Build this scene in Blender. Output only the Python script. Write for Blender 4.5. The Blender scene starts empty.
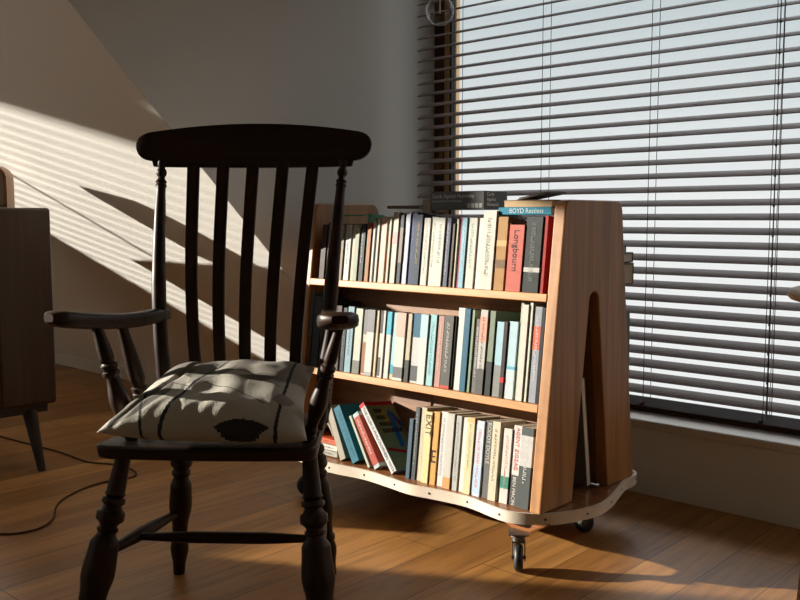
import bpy, bmesh, math, random
from mathutils import Vector, Matrix, noise
random.seed(7)
S = bpy.context.scene
C = S.collection
R = math.radians
PI = math.pi

# ------------------------------------------------------------------ camera
cam_d = bpy.data.cameras.new('camera'); cam = bpy.data.objects.new('camera', cam_d); C.objects.link(cam)
cam_d.sensor_width = 36.0
cam_d.lens = 36.0 * 898.0 / 800.0
cam.location = (0, 0, 0.95)
cam.rotation_euler = (R(90) - math.atan(82 / 898.0), 0, R(42.7))
cam_d.clip_start = 0.05
S.camera = cam

# ------------------------------------------------------------------ world
W = bpy.data.worlds.new('sky'); S.world = W; W.use_nodes = True
nt = W.node_tree; nt.nodes.clear()
wo = nt.nodes.new('ShaderNodeOutputWorld'); bg = nt.nodes.new('ShaderNodeBackground')
tc = nt.nodes.new('ShaderNodeTexCoord'); sx = nt.nodes.new('ShaderNodeSeparateXYZ'); rp = nt.nodes.new('ShaderNodeValToRGB')
nt.links.new(tc.outputs['Generated'], sx.inputs[0]); nt.links.new(sx.outputs['Z'], rp.inputs[0])
rp.color_ramp.elements[0].position = 0.0; rp.color_ramp.elements[0].color = (0.88, 0.90, 0.89, 1)
rp.color_ramp.elements[1].position = 0.22; rp.color_ramp.elements[1].color = (0.58, 0.65, 0.67, 1)
e3 = rp.color_ramp.elements.new(0.32); e3.color = (1.4, 1.45, 1.48, 1); e4 = rp.color_ramp.elements.new(0.7); e4.color = (4.0, 4.1, 4.15, 1)
nt.links.new(rp.outputs[0], bg.inputs[0]); bg.inputs[1].default_value = 1.0
nt.links.new(bg.outputs[0], wo.inputs[0])

# ------------------------------------------------------------------ sun
SUN = Vector((0.854, 0.52, -0.236)).normalized()
sd = bpy.data.lights.new('sun', 'SUN'); so = bpy.data.objects.new('sun', sd); C.objects.link(so)
sd.energy = 15.0; sd.angle = R(0.53); sd.color = (1.0, 0.935, 0.835)
so.rotation_euler = SUN.to_track_quat('-Z', 'Y').to_euler()
so.location = (-6, -4, 5)

# ------------------------------------------------------------------ colour
S.view_settings.view_transform = 'Standard'; S.view_settings.look = 'None'
S.view_settings.exposure = 0.0; S.view_settings.gamma = 1.0
S.view_settings.use_curve_mapping = False

# ------------------------------------------------------------------ materials
MATS = {}
def lin(c): return tuple((v / 255.0 / 12.92) if v <= 10 else ((v / 255.0 + 0.055) / 1.055) ** 2.4 for v in c)
def mat(name, rgb, rough=0.6, metal=0.0, var=0.0, vscale=20.0, bump=0.0, trans=0.0, spec=0.5):
    """rgb in 0-255 sRGB"""
    if name in MATS: return MATS[name]
    m = bpy.data.materials.new(name); m.use_nodes = True
    t = m.node_tree; p = t.nodes['Principled BSDF']
    c = lin(rgb) + (1,)
    p.inputs['Base Color'].default_value = c
    p.inputs['Roughness'].default_value = rough
    p.inputs['Metallic'].default_value = metal
    p.inputs['Transmission Weight'].default_value = trans
    p.inputs['Specular IOR Level'].default_value = spec
    if var or bump:
        co = t.nodes.new('ShaderNodeTexCoord'); nz = t.nodes.new('ShaderNodeTexNoise')
        nz.inputs['Scale'].default_value = vscale; nz.inputs['Detail'].default_value = 4
        t.links.new(co.outputs['Object'], nz.inputs['Vector'])
        if var:
            mx = t.nodes.new('ShaderNodeMix'); mx.data_type = 'RGBA'
            mx.inputs[6].default_value = tuple(v * (1 - var) for v in c[:3]) + (1,)
            mx.inputs[7].default_value = tuple(min(1, v * (1 + var)) for v in c[:3]) + (1,)
            t.links.new(nz.outputs[0], mx.inputs[0]); t.links.new(mx.outputs[2], p.inputs['Base Color'])
        if bump:
            b = t.nodes.new('ShaderNodeBump'); b.inputs['Strength'].default_value = bump; b.inputs['Distance'].default_value = 0.01
            t.links.new(nz.outputs[0], b.inputs['Height']); t.links.new(b.outputs[0], p.inputs['Normal'])
    MATS[name] = m
    return m
def wood(name, dark, light, rough=0.45, axis=2, scale=1.0, bump=0.05):
    """grain stretched along an object axis"""
    m = bpy.data.materials.new(name); m.use_nodes = True
    t = m.node_tree; p = t.nodes['Principled BSDF']; p.inputs['Roughness'].default_value = rough
    co = t.nodes.new('ShaderNodeTexCoord'); mp = t.nodes.new('ShaderNodeMapping')
    sc = [38 * scale] * 3; sc[axis] = 1.8 * scale
    mp.inputs['Scale'].default_value = sc
    n1 = t.nodes.new('ShaderNodeTexNoise'); n1.inputs['Scale'].default_value = 1.0; n1.inputs['Detail'].default_value = 6; n1.inputs['Distortion'].default_value = 0.6
    r = t.nodes.new('ShaderNodeValToRGB'); r.color_ramp.elements[0].position = 0.3; r.color_ramp.elements[1].position = 0.7
    r.color_ramp.elements[0].color = lin(dark) + (1,); r.color_ramp.elements[1].color = lin(light) + (1,)
    b = t.nodes.new('ShaderNodeBump'); b.inputs['Strength'].default_value = bump; b.inputs['Distance'].default_value = 0.004
    L = t.links.new
    L(co.outputs['Object'], mp.inputs[0]); L(mp.outputs[0], n1.inputs['Vector']); L(n1.outputs[0], r.inputs[0])
    L(r.outputs[0], p.inputs['Base Color']); L(n1.outputs[0], b.inputs['Height']); L(b.outputs[0], p.inputs['Normal'])
    MATS[name] = m
    return m
def floor_material():
    m = bpy.data.materials.new('oak_floorboards'); m.use_nodes = True
    t = m.node_tree; p = t.nodes['Principled BSDF']; L = t.links.new
    co = t.nodes.new('ShaderNodeTexCoord'); mp = t.nodes.new('ShaderNodeMapping')
    mp.inputs['Rotation'].default_value = (0, 0, R(90)); mp.inputs['Location'].default_value = (0.37, 0.018, 0)
    br = t.nodes.new('ShaderNodeTexBrick')
    br.inputs['Scale'].default_value = 1.0; br.inputs['Brick Width'].default_value = 1.55; br.inputs['Row Height'].default_value = 0.1605
    br.inputs['Mortar Size'].default_value = 0.0012; br.inputs['Mortar Smooth'].default_value = 0.1; br.offset = 0.37; br.inputs['Bias'].default_value = 0.0
    br.inputs['Color1'].default_value = lin((150, 102, 50)) + (1,); br.inputs['Color2'].default_value = lin((190, 138, 76)) + (1,)
    br.inputs['Mortar'].default_value = lin((44, 28, 16)) + (1,)
    L(co.outputs['Object'], mp.inputs[0]); L(mp.outputs[0], br.inputs[0])
    m2 = t.nodes.new('ShaderNodeMapping'); m2.inputs['Scale'].default_value = (30, 2.2, 1)
    n = t.nodes.new('ShaderNodeTexNoise'); n.inputs['Scale'].default_value = 1; n.inputs['Detail'].default_value = 7; n.inputs['Distortion'].default_value = 1.2
    L(co.outputs['Object'], m2.inputs[0]); L(m2.outputs[0], n.inputs['Vector'])
    rp = t.nodes.new('ShaderNodeValToRGB'); rp.color_ramp.elements[0].position = 0.3; rp.color_ramp.elements[1].position = 0.68
    rp.color_ramp.elements[0].color = (0.62, 0.60, 0.58, 1); rp.color_ramp.elements[1].color = (1.08, 1.06, 1.04, 1)
    L(n.outputs[0], rp.inputs[0])
    mx = t.nodes.new('ShaderNodeMix'); mx.data_type = 'RGBA'; mx.blend_type = 'MULTIPLY'; mx.inputs[0].default_value = 1
    L(br.outputs['Color'], mx.inputs[6]); L(rp.outputs[0], mx.inputs[7])
    # small knots
    m3 = t.nodes.new('ShaderNodeMapping'); m3.inputs['Scale'].default_value = (5.0, 2.6, 1)
    v = t.nodes.new('ShaderNodeTexVoronoi'); v.inputs['Scale'].default_value = 1.0
    L(co.outputs['Object'], m3.inputs[0]); L(m3.outputs[0], v.inputs['Vector'])
    r3 = t.nodes.new('ShaderNodeValToRGB'); r3.color_ramp.elements[0].position = 0.02; r3.color_ramp.elements[1].position = 0.07
    r3.color_ramp.elements[0].color = (0.25, 0.2, 0.16, 1); r3.color_ramp.elements[1].color = (1, 1, 1, 1)
    L(v.outputs['Distance'], r3.inputs[0])
    mk = t.nodes.new('ShaderNodeMix'); mk.data_type = 'RGBA'; mk.blend_type = 'MULTIPLY'; mk.inputs[0].default_value = 0.8
    L(mx.outputs[2], mk.inputs[6]); L(r3.outputs[0], mk.inputs[7]); L(mk.outputs[2], p.inputs['Base Color'])
    p.inputs['Roughness'].default_value = 0.42
    b = t.nodes.new('ShaderNodeBump'); b.inputs['Strength'].default_value = 0.12; b.inputs['Distance'].default_value = 0.003
    L(n.outputs[0], b.inputs['Height']); L(b.outputs[0], p.inputs['Normal'])
    MATS['floor'] = m
    return m
def glass_material(name, gloss=0.06, tint=(1, 1, 1), rough=0.0):
    m = bpy.data.materials.new(name); m.use_nodes = True; t = m.node_tree; t.nodes.clear(); L = t.links.new
    o = t.nodes.new('ShaderNodeOutputMaterial'); mx = t.nodes.new('ShaderNodeMixShader'); tr = t.nodes.new('ShaderNodeBsdfTransparent'); g = t.nodes.new('ShaderNodeBsdfGlossy')
    fr = t.nodes.new('ShaderNodeFresnel'); fr.inputs[0].default_value = 1.25
    tr.inputs[0].default_value = tint + (1,); g.inputs['Roughness'].default_value = rough
    L(fr.outputs[0], mx.inputs[0]); L(tr.outputs[0], mx.inputs[1]); L(g.outputs[0], mx.inputs[2]); L(mx.outputs[0], o.inputs[0])
    MATS[name] = m
    return m
wall_m = mat('white_plaster', (233, 231, 219), 0.85, bump=0.06, vscale=60)
slope_m = mat('plaster_lit_tone', (245, 242, 232), 0.85, bump=0.06, vscale=60)  # whiter than the other walls: the slope's lit look put into the colour
cheek_m = mat('plaster_shaded_tone', (208, 208, 202), 0.85, bump=0.06, vscale=60)  # greyer wall white: shade on cheeks and sill wall painted in
floor_m = floor_material()
skirt_m = mat('painted_skirting', (196, 190, 178), 0.5)
sill_m = mat('painted_sill', (206, 200, 190), 0.45)
frame_m = wood('window_oak', (96, 66, 40), (150, 112, 72), 0.5, axis=2)
sash_m = wood('oak_sash', (170, 130, 84), (206, 168, 118), 0.5, axis=2)
black_rail_m = wood('dark_bottom_rail', (34, 21, 13), (48, 30, 18), 0.5, axis=0)
gasket_m = mat('black_gasket', (22, 22, 22), 0.6)
pane_m = glass_material('window_glass')
slat_m = wood('brown_slat', (112, 98, 92), (130, 116, 110), 0.55, axis=0, bump=0.02)
rail_m = wood('dark_rail', (54, 32, 18), (78, 48, 28), 0.45, axis=0)
cord_m = mat('blind_cord', (80, 74, 70), 0.8)
chair_m = wood('dark_chair_wood', (26, 15, 8), (50, 29, 15), 0.36, axis=2, bump=0.03)
chair_h = wood('dark_chair_wood_across', (26, 15, 8), (50, 29, 15), 0.36, axis=0, bump=0.03)
for m_ in (chair_m, chair_h): m_.node_tree.nodes['Principled BSDF'].inputs['Specular IOR Level'].default_value = 0.2; m_.node_tree.nodes['Principled BSDF'].inputs['Roughness'].default_value = 0.44
case_m = wood('pine_panel', (140, 94, 50), (174, 124, 72), 0.45, axis=2)
case_h = wood('pine_shelf', (176, 116, 62), (210, 150, 92), 0.45, axis=0)
case_b = wood('pine_back', (112, 76, 46), (140, 100, 64), 0.6, axis=0)
deck_m = wood('deck_top', (120, 74, 42), (150, 98, 60), 0.22, axis=0)
trim_m = mat('cream_edging', (206, 192, 172), 0.5, var=0.08, vscale=25)
screw_m = mat('screw', (40, 34, 30), 0.4, 0.6)
steel_m = mat('castor_steel', (120, 118, 112), 0.35, 0.8)
rubber_m = mat('castor_rubber', (26, 28, 28), 0.5)
side_m = wood('walnut_cabinet', (44, 22, 10), (66, 36, 17), 0.4, axis=2)
side_l = mat('cabinet_leg', (34, 22, 14), 0.4)
page_m = mat('book_pages', (184, 170, 142), 0.85, var=0.08, vscale=200)
pagew_m = mat('book_pages_white', (200, 194, 180), 0.85, var=0.06, vscale=200)
clear_m = bpy.data.materials.new('clear_bulb_glass'); clear_m.use_nodes = True
def _bulb(m):
    t = m.node_tree; t.nodes.clear(); L = t.links.new; N = t.nodes.new
    o = N('ShaderNodeOutputMaterial'); m1 = N('ShaderNodeMixShader'); m2 = N('ShaderNodeMixShader'); tr = N('ShaderNodeBsdfTransparent'); g = N('ShaderNodeBsdfGlossy'); tl = N('ShaderNodeBsdfTranslucent'); lw = N('ShaderNodeLayerWeight')
    pw = N('ShaderNodeMath'); pw.operation = 'POWER'; pw.inputs[1].default_value = 4.0
    g.inputs['Roughness'].default_value = 0.02; tl.inputs[0].default_value = (0.9, 0.92, 0.92, 1)
    lw.inputs['Blend'].default_value = 0.5; L(lw.outputs['Facing'], pw.inputs[0]); L(pw.outputs[0], m1.inputs[0])
    L(tr.outputs[0], m1.inputs[1]); L(tl.outputs[0], m1.inputs[2]); m2.inputs[0].default_value = 0.06; L(m1.outputs[0], m2.inputs[1]); L(g.outputs[0], m2.inputs[2]); L(m2.outputs[0], o.inputs[0])
_bulb(clear_m)

brass_m = mat('brass', (150, 120, 70), 0.35, 0.9)
cable_m = mat('braided_cable', (70, 44, 30), 0.8)

def bm_color(rgb):
    l = 0.3 * rgb[0] + 0.59 * rgb[1] + 0.11 * rgb[2]
    return mat('paper_%02x%02x%02x' % rgb, tuple(max(6, min(235, (l + (v - l) * 1.12) * 0.85 - 4)) for v in rgb), 0.55, spec=0.22)

# ------------------------------------------------------------------ helpers
def wm(o):
    m = o.matrix_basis.copy()
    return wm(o.parent) @ m if o.parent else m
def tag(o, label=None, cat=None, group=None, kind=None):
    if label: o['label'] = label
    if cat: o['category'] = cat
    if group: o['group'] = group
    if kind: o['kind'] = kind
    return o
def thing(name, label, cat, loc=(0, 0, 0), rz=0.0, group=None, M=None):
    o = bpy.data.objects.new(name, None); C.objects.link(o); o.empty_display_size = 0.05
    if M is not None: o.matrix_basis = M
    else: o.location = loc; o.rotation_euler = (0, 0, rz)
    return tag(o, label, cat, group)
def obj(name, bm, m, parent=None, local=False, smooth=False, bevel=0.0, seg=2, loc=None, label=None):
    """bm is in world coordinates unless local; links ONE mesh object"""
    me = bpy.data.meshes.new(name)
    o = bpy.data.objects.new(name, me); C.objects.link(o)
    if parent is not None:
        o.parent = parent
        if not local: bm.transform(wm(parent).inverted())
    elif loc is not None:
        o.location = loc
        bm.transform(Matrix.Translation(-Vector(loc)))
    bmesh.ops.recalc_face_normals(bm, faces=bm.faces)
    if smooth:
        for f in bm.faces: f.smooth = True
        for e in bm.edges:
            if len(e.link_faces) == 2 and e.calc_face_angle(0) > R(38): e.smooth = False
    bm.to_mesh(me); bm.free()
    for mm in (m if isinstance(m, (list, tuple)) else [m]): me.materials.append(mm)
    if bevel:
        b = o.modifiers.new('bevel', 'BEVEL'); b.width = bevel; b.segments = seg; b.limit_method = 'ANGLE'; b.angle_limit = R(40)
        b.harden_normals = False
    if label: o['label'] = label
    return o
def B(): return bmesh.new()
def box(bm, lo, hi, M=None):
    vs = [bm.verts.new(Vector((x, y, z))) for x in (lo[0], hi[0]) for y in (lo[1], hi[1]) for z in (lo[2], hi[2])]
    for f in ((0, 1, 3, 2), (4, 6, 7, 5), (0, 4, 5, 1), (2, 3, 7, 6), (0, 2, 6, 4), (1, 5, 7, 3)): bm.faces.new([vs[i] for i in f])
    if M is not None:
        for v in vs: v.co = M @ v.co
    return vs
def frame_of(d):
    d = d.normalized(); a = Vector((0, 0, 1)) if abs(d.z) < 0.9 else Vector((1, 0, 0))
    u = d.cross(a).normalized(); return u, d.cross(u).normalized()
def tube(bm, pts, rad, n=10, cap=True, flat=None):
    pts = [Vector(p) for p in pts]; rad = rad if isinstance(rad, (list, tuple)) else [rad] * len(pts)
    rings = []; u = None
    for i, p in enumerate(pts):
        d = (pts[min(i + 1, len(pts) - 1)] - pts[max(i - 1, 0)])
        if u is None: u, w = frame_of(d)
        else:
            d.normalize(); u = (u - d * u.dot(d)).normalized(); w = d.cross(u)
        rings.append([bm.verts.new(p + (u * math.cos(2 * PI * k / n) + w * math.sin(2 * PI * k / n)) * rad[i]) for k in range(n)])
    for a, b in zip(rings, rings[1:]):
        for k in range(n): bm.faces.new((a[k], a[(k + 1) % n], b[(k + 1) % n], b[k]))
    if cap:
        bm.faces.new(rings[0][::-1]); bm.faces.new(rings[-1])
def turned(bm, a, b, prof, n=20):
    """lathe profile [(t 0..1, radius)] along a->b"""
    a = Vector(a); b = Vector(b)
    u, w = frame_of(b - a); rings = []
    for t, r in prof:
        p = a.lerp(b, t)
        rings.append([bm.verts.new(p + (u * math.cos(2 * PI * k / n) + w * math.sin(2 * PI * k / n)) * r) for k in range(n)])
    for x, y in zip(rings, rings[1:]):
        for k in range(n): bm.faces.new((x[k], x[(k + 1) % n], y[(k + 1) % n], y[k]))
    bm.faces.new(rings[0][::-1]); bm.faces.new(rings[-1])
def smoothprof(keys, n=60):
    """keys (t, r): cosine interpolation between them"""
    out = []
    for i in range(n + 1):
        t = i / n
        for (t0, r0), (t1, r1) in zip(keys, keys[1:]):
            if t0 <= t <= t1 + 1e-9:
                f = 0 if t1 == t0 else (t - t0) / (t1 - t0); f = (1 - math.cos(PI * f)) / 2
                out.append((t, r0 + (r1 - r0) * f)); break
    return out
def prism(bm, poly, axis, a, b, M=None):
    """extrude polygon; axis 'x': poly=(y,z); 'z': poly=(x,y); 'y': poly=(x,z)"""
    def P(q, h): return {'x': (h, q[0], q[1]), 'y': (q[0], h, q[1]), 'z': (q[0], q[1], h)}[axis]
    A = [bm.verts.new(P(q, a)) for q in poly]; Bv = [bm.verts.new(P(q, b)) for q in poly]
    f1 = bm.faces.new(A); f2 = bm.faces.new(Bv[::-1]); n = len(poly)
    for i in range(n): bm.faces.new((A[i], Bv[i], Bv[(i + 1) % n], A[(i + 1) % n]))
    if M is not None:
        for v in A + Bv: v.co = M @ v.co
def rrect(x0, y0, x1, y1, r, n=5):
    pts = []
    for cx, cy, a0 in ((x1 - r, y1 - r, 0), (x0 + r, y1 - r, 90), (x0 + r, y0 + r, 180), (x1 - r, y0 + r, 270)):
        for k in range(n + 1):
            a = R(a0 + 90 * k / n); pts.append((cx + r * math.cos(a), cy + r * math.sin(a)))
    return pts
def struct(name, bm, m, parent=None, **k):
    o = obj(name, bm, m, parent, **k)
    if parent is None: o['kind'] = 'structure'
    return o

# ================================================================== THE ROOM
XG, XR, YB, YW = -6.5, 1.6, -3.0, 2.80          # gable wall, right wall, back wall, window wall
K0, KS = 2.822, 1.031                            # slope plane: z = (K0 - y) * KS
ZC = 2.5                                         # ceiling height
YT = K0 - ZC / KS                                # where the slope meets the ceiling
XC = -2.49                                       # dormer cheek on the left
XD = 0.55                                        # dormer cheek on the right
T = 0.2
bm = B(); box(bm, (XG - T, YB - T, -0.15), (XR + T, YW + 0.35, 0)); struct('floor', bm, floor_m)
# sloping roof left of the dormer, and right of it
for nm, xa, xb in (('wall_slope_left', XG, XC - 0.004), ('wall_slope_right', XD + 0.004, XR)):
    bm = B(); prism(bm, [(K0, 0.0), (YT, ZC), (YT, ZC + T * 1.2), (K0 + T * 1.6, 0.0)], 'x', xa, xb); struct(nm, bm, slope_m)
# cheeks (triangular, from the slope forward to the window)
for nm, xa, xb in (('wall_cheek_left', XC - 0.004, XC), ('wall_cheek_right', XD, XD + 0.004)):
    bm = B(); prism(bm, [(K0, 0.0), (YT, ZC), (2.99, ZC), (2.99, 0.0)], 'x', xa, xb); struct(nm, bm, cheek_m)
# ceiling : flat over the room, running out over the dormer
bm = B(); box(bm, (XG - T, YB - T, ZC), (XR + T, YT + 0.02, ZC + T)); box(bm, (XC - 0.1, YT + 0.02, ZC), (XD + 0.1, 3.05, ZC + T)); struct('ceiling', bm, wall_m)
# window wall: below the sill and above the window
ZS = 0.262; ZT = 2.34
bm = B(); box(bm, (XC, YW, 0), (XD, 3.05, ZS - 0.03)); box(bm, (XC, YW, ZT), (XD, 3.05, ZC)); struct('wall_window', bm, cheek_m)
bm = B(); box(bm, (XC, YW - 0.018, ZS - 0.03), (XD, 3.0, ZS)); struct('trim_1', bm, sill_m, bevel=0.006)
# skirting boards
bm = B(); box(bm, (XG, K0 - 0.075, 0), (XC - 0.004, K0 - 0.035, 0.075)); struct('baseboard_left', bm, skirt_m, bevel=0.004)
bm = B(); box(bm, (XR - 0.015, YB, 0), (XR, K0 - 0.1, 0.09)); struct('baseboard_right', bm, skirt_m)
# other walls
BX0, BX1, BZ0, BZ1 = -6.2, -3.3, 0.6, 2.42
bm = B(); box(bm, (XG - T, YB - T, 0), (XR + T, YB, BZ0)); box(bm, (XG - T, YB - T, BZ1), (XR + T, YB, ZC)); box(bm, (XG - T, YB - T, BZ0), (BX0, YB, BZ1)); box(bm, (BX1, YB - T, BZ0), (XR + T, YB, BZ1)); struct('wall_back', bm, wall_m)
wn3 = bpy.data.objects.new('added_back_window', None); C.objects.link(wn3); wn3.location = (-4.75, YB - 0.1, BZ0); wn3['kind'] = 'structure'  # unseen window and opening added to brighten the slope
bm = B()
for x in (BX0, (BX0 + BX1) / 2 - 0.03, BX1 - 0.06): box(bm, (x, YB - 0.15, BZ0), (x + 0.06, YB - 0.10, BZ1))
box(bm, (BX0, YB - 0.15, BZ0), (BX1, YB - 0.10, BZ0 + 0.06)); box(bm, (BX0, YB - 0.15, BZ1 - 0.06), (BX1, YB - 0.10, BZ1)); obj('window_frame', bm, frame_m, wn3)
bm = B(); box(bm, (BX0, YB - 0.13, BZ0), (BX1, YB - 0.125, BZ1)); obj('pane', bm, pane_m, wn3)
bm = B(); box(bm, (XR, YB, 0), (XR + T, YW + 0.2, ZC)); struct('wall_right', bm, wall_m)
# gable wall with the opening the sun comes through
GY0, GY1, GZ0, GZ1 = -2.90, 0.468, 1.225, 2.285
GYF = -1.36      # floor-length opening left of this, added to bounce light onto the slope
bm = B()
box(bm, (XG - T, YB, 0), (XG, GY0, GZ0)); box(bm, (XG - T, GYF, 0), (XG, YW + 0.2, GZ0)); box(bm, (XG - T, YB, 2.45), (XG, YW + 0.2, ZC)); box(bm, (XG - T, -0.86, GZ1), (XG, YW + 0.2, 2.45))
box(bm, (XG - T, YB, GZ0), (XG, GY0, 2.45))
box(bm, (XG - T, GY1, GZ0), (XG, YW + 0.2, GZ1))
struct('wall_gable', bm, wall_m)

# big window: frame, glass
wn = bpy.data.objects.new('window_1', None); C.objects.link(wn); wn.location = ((XC + XD) / 2, 2.93, ZS); wn['kind'] = 'structure'
def ring(bm, o0, o1, ob, ot, y0, y1):
    '''frame ring: side width from o0 to o1, bottom from ob[0] to ob[1], top likewise'''
    box(bm, (XC + o0, y0, ZS + ob[0]), (XC + o1, y1, ZT - ot[0])); box(bm, (XD - o1, y0, ZS + ob[0]), (XD - o0, y1, ZT - ot[0]))
    box(bm, (XC + o1, y0, ZS + ob[0]), (XD - o1, y1, ZS + ob[1])); box(bm, (XC + o1, y0, ZT - ot[1]), (XD - o1, y1, ZT - ot[0]))
bm = B(); ring(bm, 0.0, 0.053, (0, 0.018), (0, 0.05), 2.910, 2.985); obj('window_frame', bm, rail_m, wn, bevel=0.002)
bm = B(); ring(bm, 0.053, 0.080, (0.018, 0.034), (0.05, 0.08), 2.912, 2.98); obj('sash', bm, sash_m, wn, bevel=0.002, label='lighter oak sash')
bm = B(); ring(bm, 0.080, 0.090, (0.034, 0.042), (0.08, 0.095), 2.914, 2.945); obj('gasket', bm, gasket_m, wn)
bm = B(); box(bm, (XC + 0.090, 2.926, ZS + 0.042), (XD - 0.090, 2.930, ZT - 0.095)); obj('pane', bm, pane_m, wn)
# small bronze window catch on the left stile
bm = B(); box(bm, (XC + 0.03, 2.905, 1.15), (XC + 0.05, 2.93, 1.27)); tube(bm, [(XC + 0.04, 2.905, 1.2), (XC + 0.04, 2.885, 1.2), (XC + 0.04, 2.88, 1.14)], 0.006, 8)
obj('catch', bm, brass_m, wn, bevel=0.002)

wn2 = bpy.data.objects.new('window_2', None); C.objects.link(wn2); wn2.location = (XG - 0.1, -0.8, GZ0); wn2['kind'] = 'structure'
bm = B(); box(bm, (XG - 0.15, GYF, GZ0), (XG - 0.10, GY1, GZ0 + 0.04)); box(bm, (XG - 0.15, GYF - 0.03, 0.0), (XG - 0.10, GYF, 2.45)); box(bm, (XG - 0.15, GY0, 0.0), (XG - 0.10, GYF, 0.05)); box(bm, (XG - 0.15, GY0, GZ0), (XG - 0.10, GY0 + 0.05, 2.45))
obj('window_frame', bm, frame_m, wn2)
bm = B(); box(bm, (XG - 0.13, GY0, 0.05), (XG - 0.125, GYF, 2.45)); obj('pane', bm, pane_m, wn2)
bm = B(); box(bm, (XG - 0.13, GYF, GZ0), (XG - 0.125, GY1, 2.45)); obj('pane', bm, pane_m, wn2)

# ------------------------------------------------------------------ venetian blinds
def slats(bm, axis, a, b, c, z0, n, pitch, tilt, w=0.05, t=0.0028, room=-1):
    """axis 'x': slats run along x at y=c ; the room-side edge is low. axis 'y': run along y at x=c"""
    for i in range(n):
        z = z0 + i * pitch
        prof = []
        K = 4
        for k in range(K + 1):
            s = -w / 2 + w * k / K; prof.append((s, 0.0022 * (1 - (2 * s / w) ** 2) + t / 2))
        for k in range(K, -1, -1):
            s = -w / 2 + w * k / K; prof.append((s, 0.0022 * (1 - (2 * s / w) ** 2) - t / 2))
        ct, st = math.cos(tilt), math.sin(tilt)
        poly = [(c + (s * ct - h * st), z + (s * st + h * ct)) for s, h in prof]
        if axis == 'x': prism(bm, poly, 'x', a, b)
        else: prism(bm, poly, 'y', a, b)
YBL = 2.715
bl = thing('venetian_blind', 'wide venetian blind of dark brown wooden slats hanging in the big window', 'blind', (-0.97, YBL, 0.30))
bm = B(); slats(bm, 'x', XC + 0.098, XD - 0.04, YBL, 0.384, 44, 0.0438, R(22)); obj('slats', bm, slat_m, bl)
Mr = Matrix.Translation((0, YBL, 0.336)) @ Matrix.Rotation(R(28), 4, 'X')
bm = B(); box(bm, (XC + 0.098, -0.027, -0.009), (XD - 0.04, 0.027, 0.009), Mr); obj('bottom_rail', bm, black_rail_m, bl, bevel=0.003)
bm = B(); box(bm, (XC + 0.07, YBL - 0.03, 2.30), (XD - 0.04, YBL + 0.03, 2.36)); obj('head_rail', bm, rail_m, bl, bevel=0.003)
for x in (-2.203, -1.805, -1.392, -1.0, -0.58, -0.17, 0.24):
    bm = B()
    for yy, dx in ((-0.024, 0), (0.024, 0.002)): tube(bm, [(x + dx, YBL + yy, 0.33), (x + dx, YBL + yy, 2.31)], 0.0011, 6)
    obj('ladder_cord', bm, cord_m, bl)
for x in (-1.392, -1.0, -0.58):
    bm = B(); tube(bm, [Mr @ Vector((x - 0.01, -0.008, 0.008)), Mr @ Vector((x - 0.01, -0.008, 0.0125))], 0.009, 14); obj('cord_plug', bm, rail_m, bl)
bm = B(); tube(bm, [(-0.985, YBL - 0.031, 0.35), (-0.99, YBL - 0.033, 2.31)], 0.0014, 6); tube(bm, [(-0.972, YBL - 0.031, 0.35), (-0.978, YBL - 0.033, 2.31)], 0.0012, 6)
obj('pull_cord', bm, cord_m, bl)
bm = B(); pts = []; rad = []
for i in range(0, 42, 2):
    z = 0.372 + i * 0.0438
    for dz, r in ((-0.004, 0.0012), (-0.003, 0.0035), (0.003, 0.0035), (0.004, 0.0012)): pts.append((-0.986, YBL - 0.036, z + dz)); rad.append(r)
tube(bm, pts, rad, 8); obj('knotted_cord', bm, cord_m, bl)

bl2 = thing('venetian_blind', 'venetian blind across the end wall window that stripes the sunlight', 'blind', (XG + 0.04, -0.7, 0.6))
bm = B(); slats(bm, 'y', GYF, GY1 + 0.02, XG + 0.035, 1.24, 28, 0.0438, R(-9)); obj('slats', bm, slat_m, bl2)

# ================================================================== BOOKCASE
KT = 0.118                                       # how far the shelf fronts lean back per metre
XL0, XL1, XR0, XR1 = -2.346, -2.311, -1.351, -1.315   # the two end panels
YC = 2.235; ZD = 0.155; ZTOP = 1.0
bc = thing('bookcase_trolley', 'double sided pine bookcase on a wheeled board, full of paperbacks', 'bookcase', (-1.83, YC, 0))
def yfront(z): return 1.98 + KT * (z - ZD)
def yrear(z): return 2.49 - KT * (z - ZD)
def panel(x0, x1):
    """tapered end panel with rounded top corners and an arched slot rising from the bottom"""
    bm = B()
    r = 0.035
    out = [(yfront(ZD), ZD), ]
    # front edge up to the rounded corner
    yf, yr = yfront(ZTOP), yrear(ZTOP)
    for k in range(7):
        a = R(180 - 90 * k / 6); out.append((yf + r + r * math.cos(a) - KT * 0 , ZTOP - r + r * math.sin(a)))
    for k in range(7):
        a = R(90 - 90 * k / 6); out.append((yr - r + r * math.cos(a), ZTOP - r + r * math.sin(a)))
    out.append((yrear(ZD), ZD))
    # slot
    out.append((2.336, ZD))
    ra = 0.025; cy, cz = 2.238, 0.742 - ra
    for k in range(9):
        a = R(0 + 180 * k / 8); out.append((cy + ra * math.cos(a), cz + ra * math.sin(a)))
    out.append((2.140, ZD))
    prism(bm, out, 'x', x0, x1)
    return bm
obj('end_panel', panel(XL0, XL1), case_m, bc, bevel=0.004)
obj('end_panel', panel(XR0, XR1), case_m, bc, bevel=0.004)
TILT = math.atan(KT)
def tiltM(side, z):
    """origin on the front (or rear) line at height z, local y going inwards, local z up along the lean"""
    if side == 'front':
        return Matrix.Translation((0, yfront(z), z)) @ Matrix.Rotation(-TILT, 4, 'X')
    return Matrix.Translation((0, yrear(z), z)) @ Matrix.Rotation(TILT, 4, 'X')
SH = (0.745, 0.445)
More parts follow.
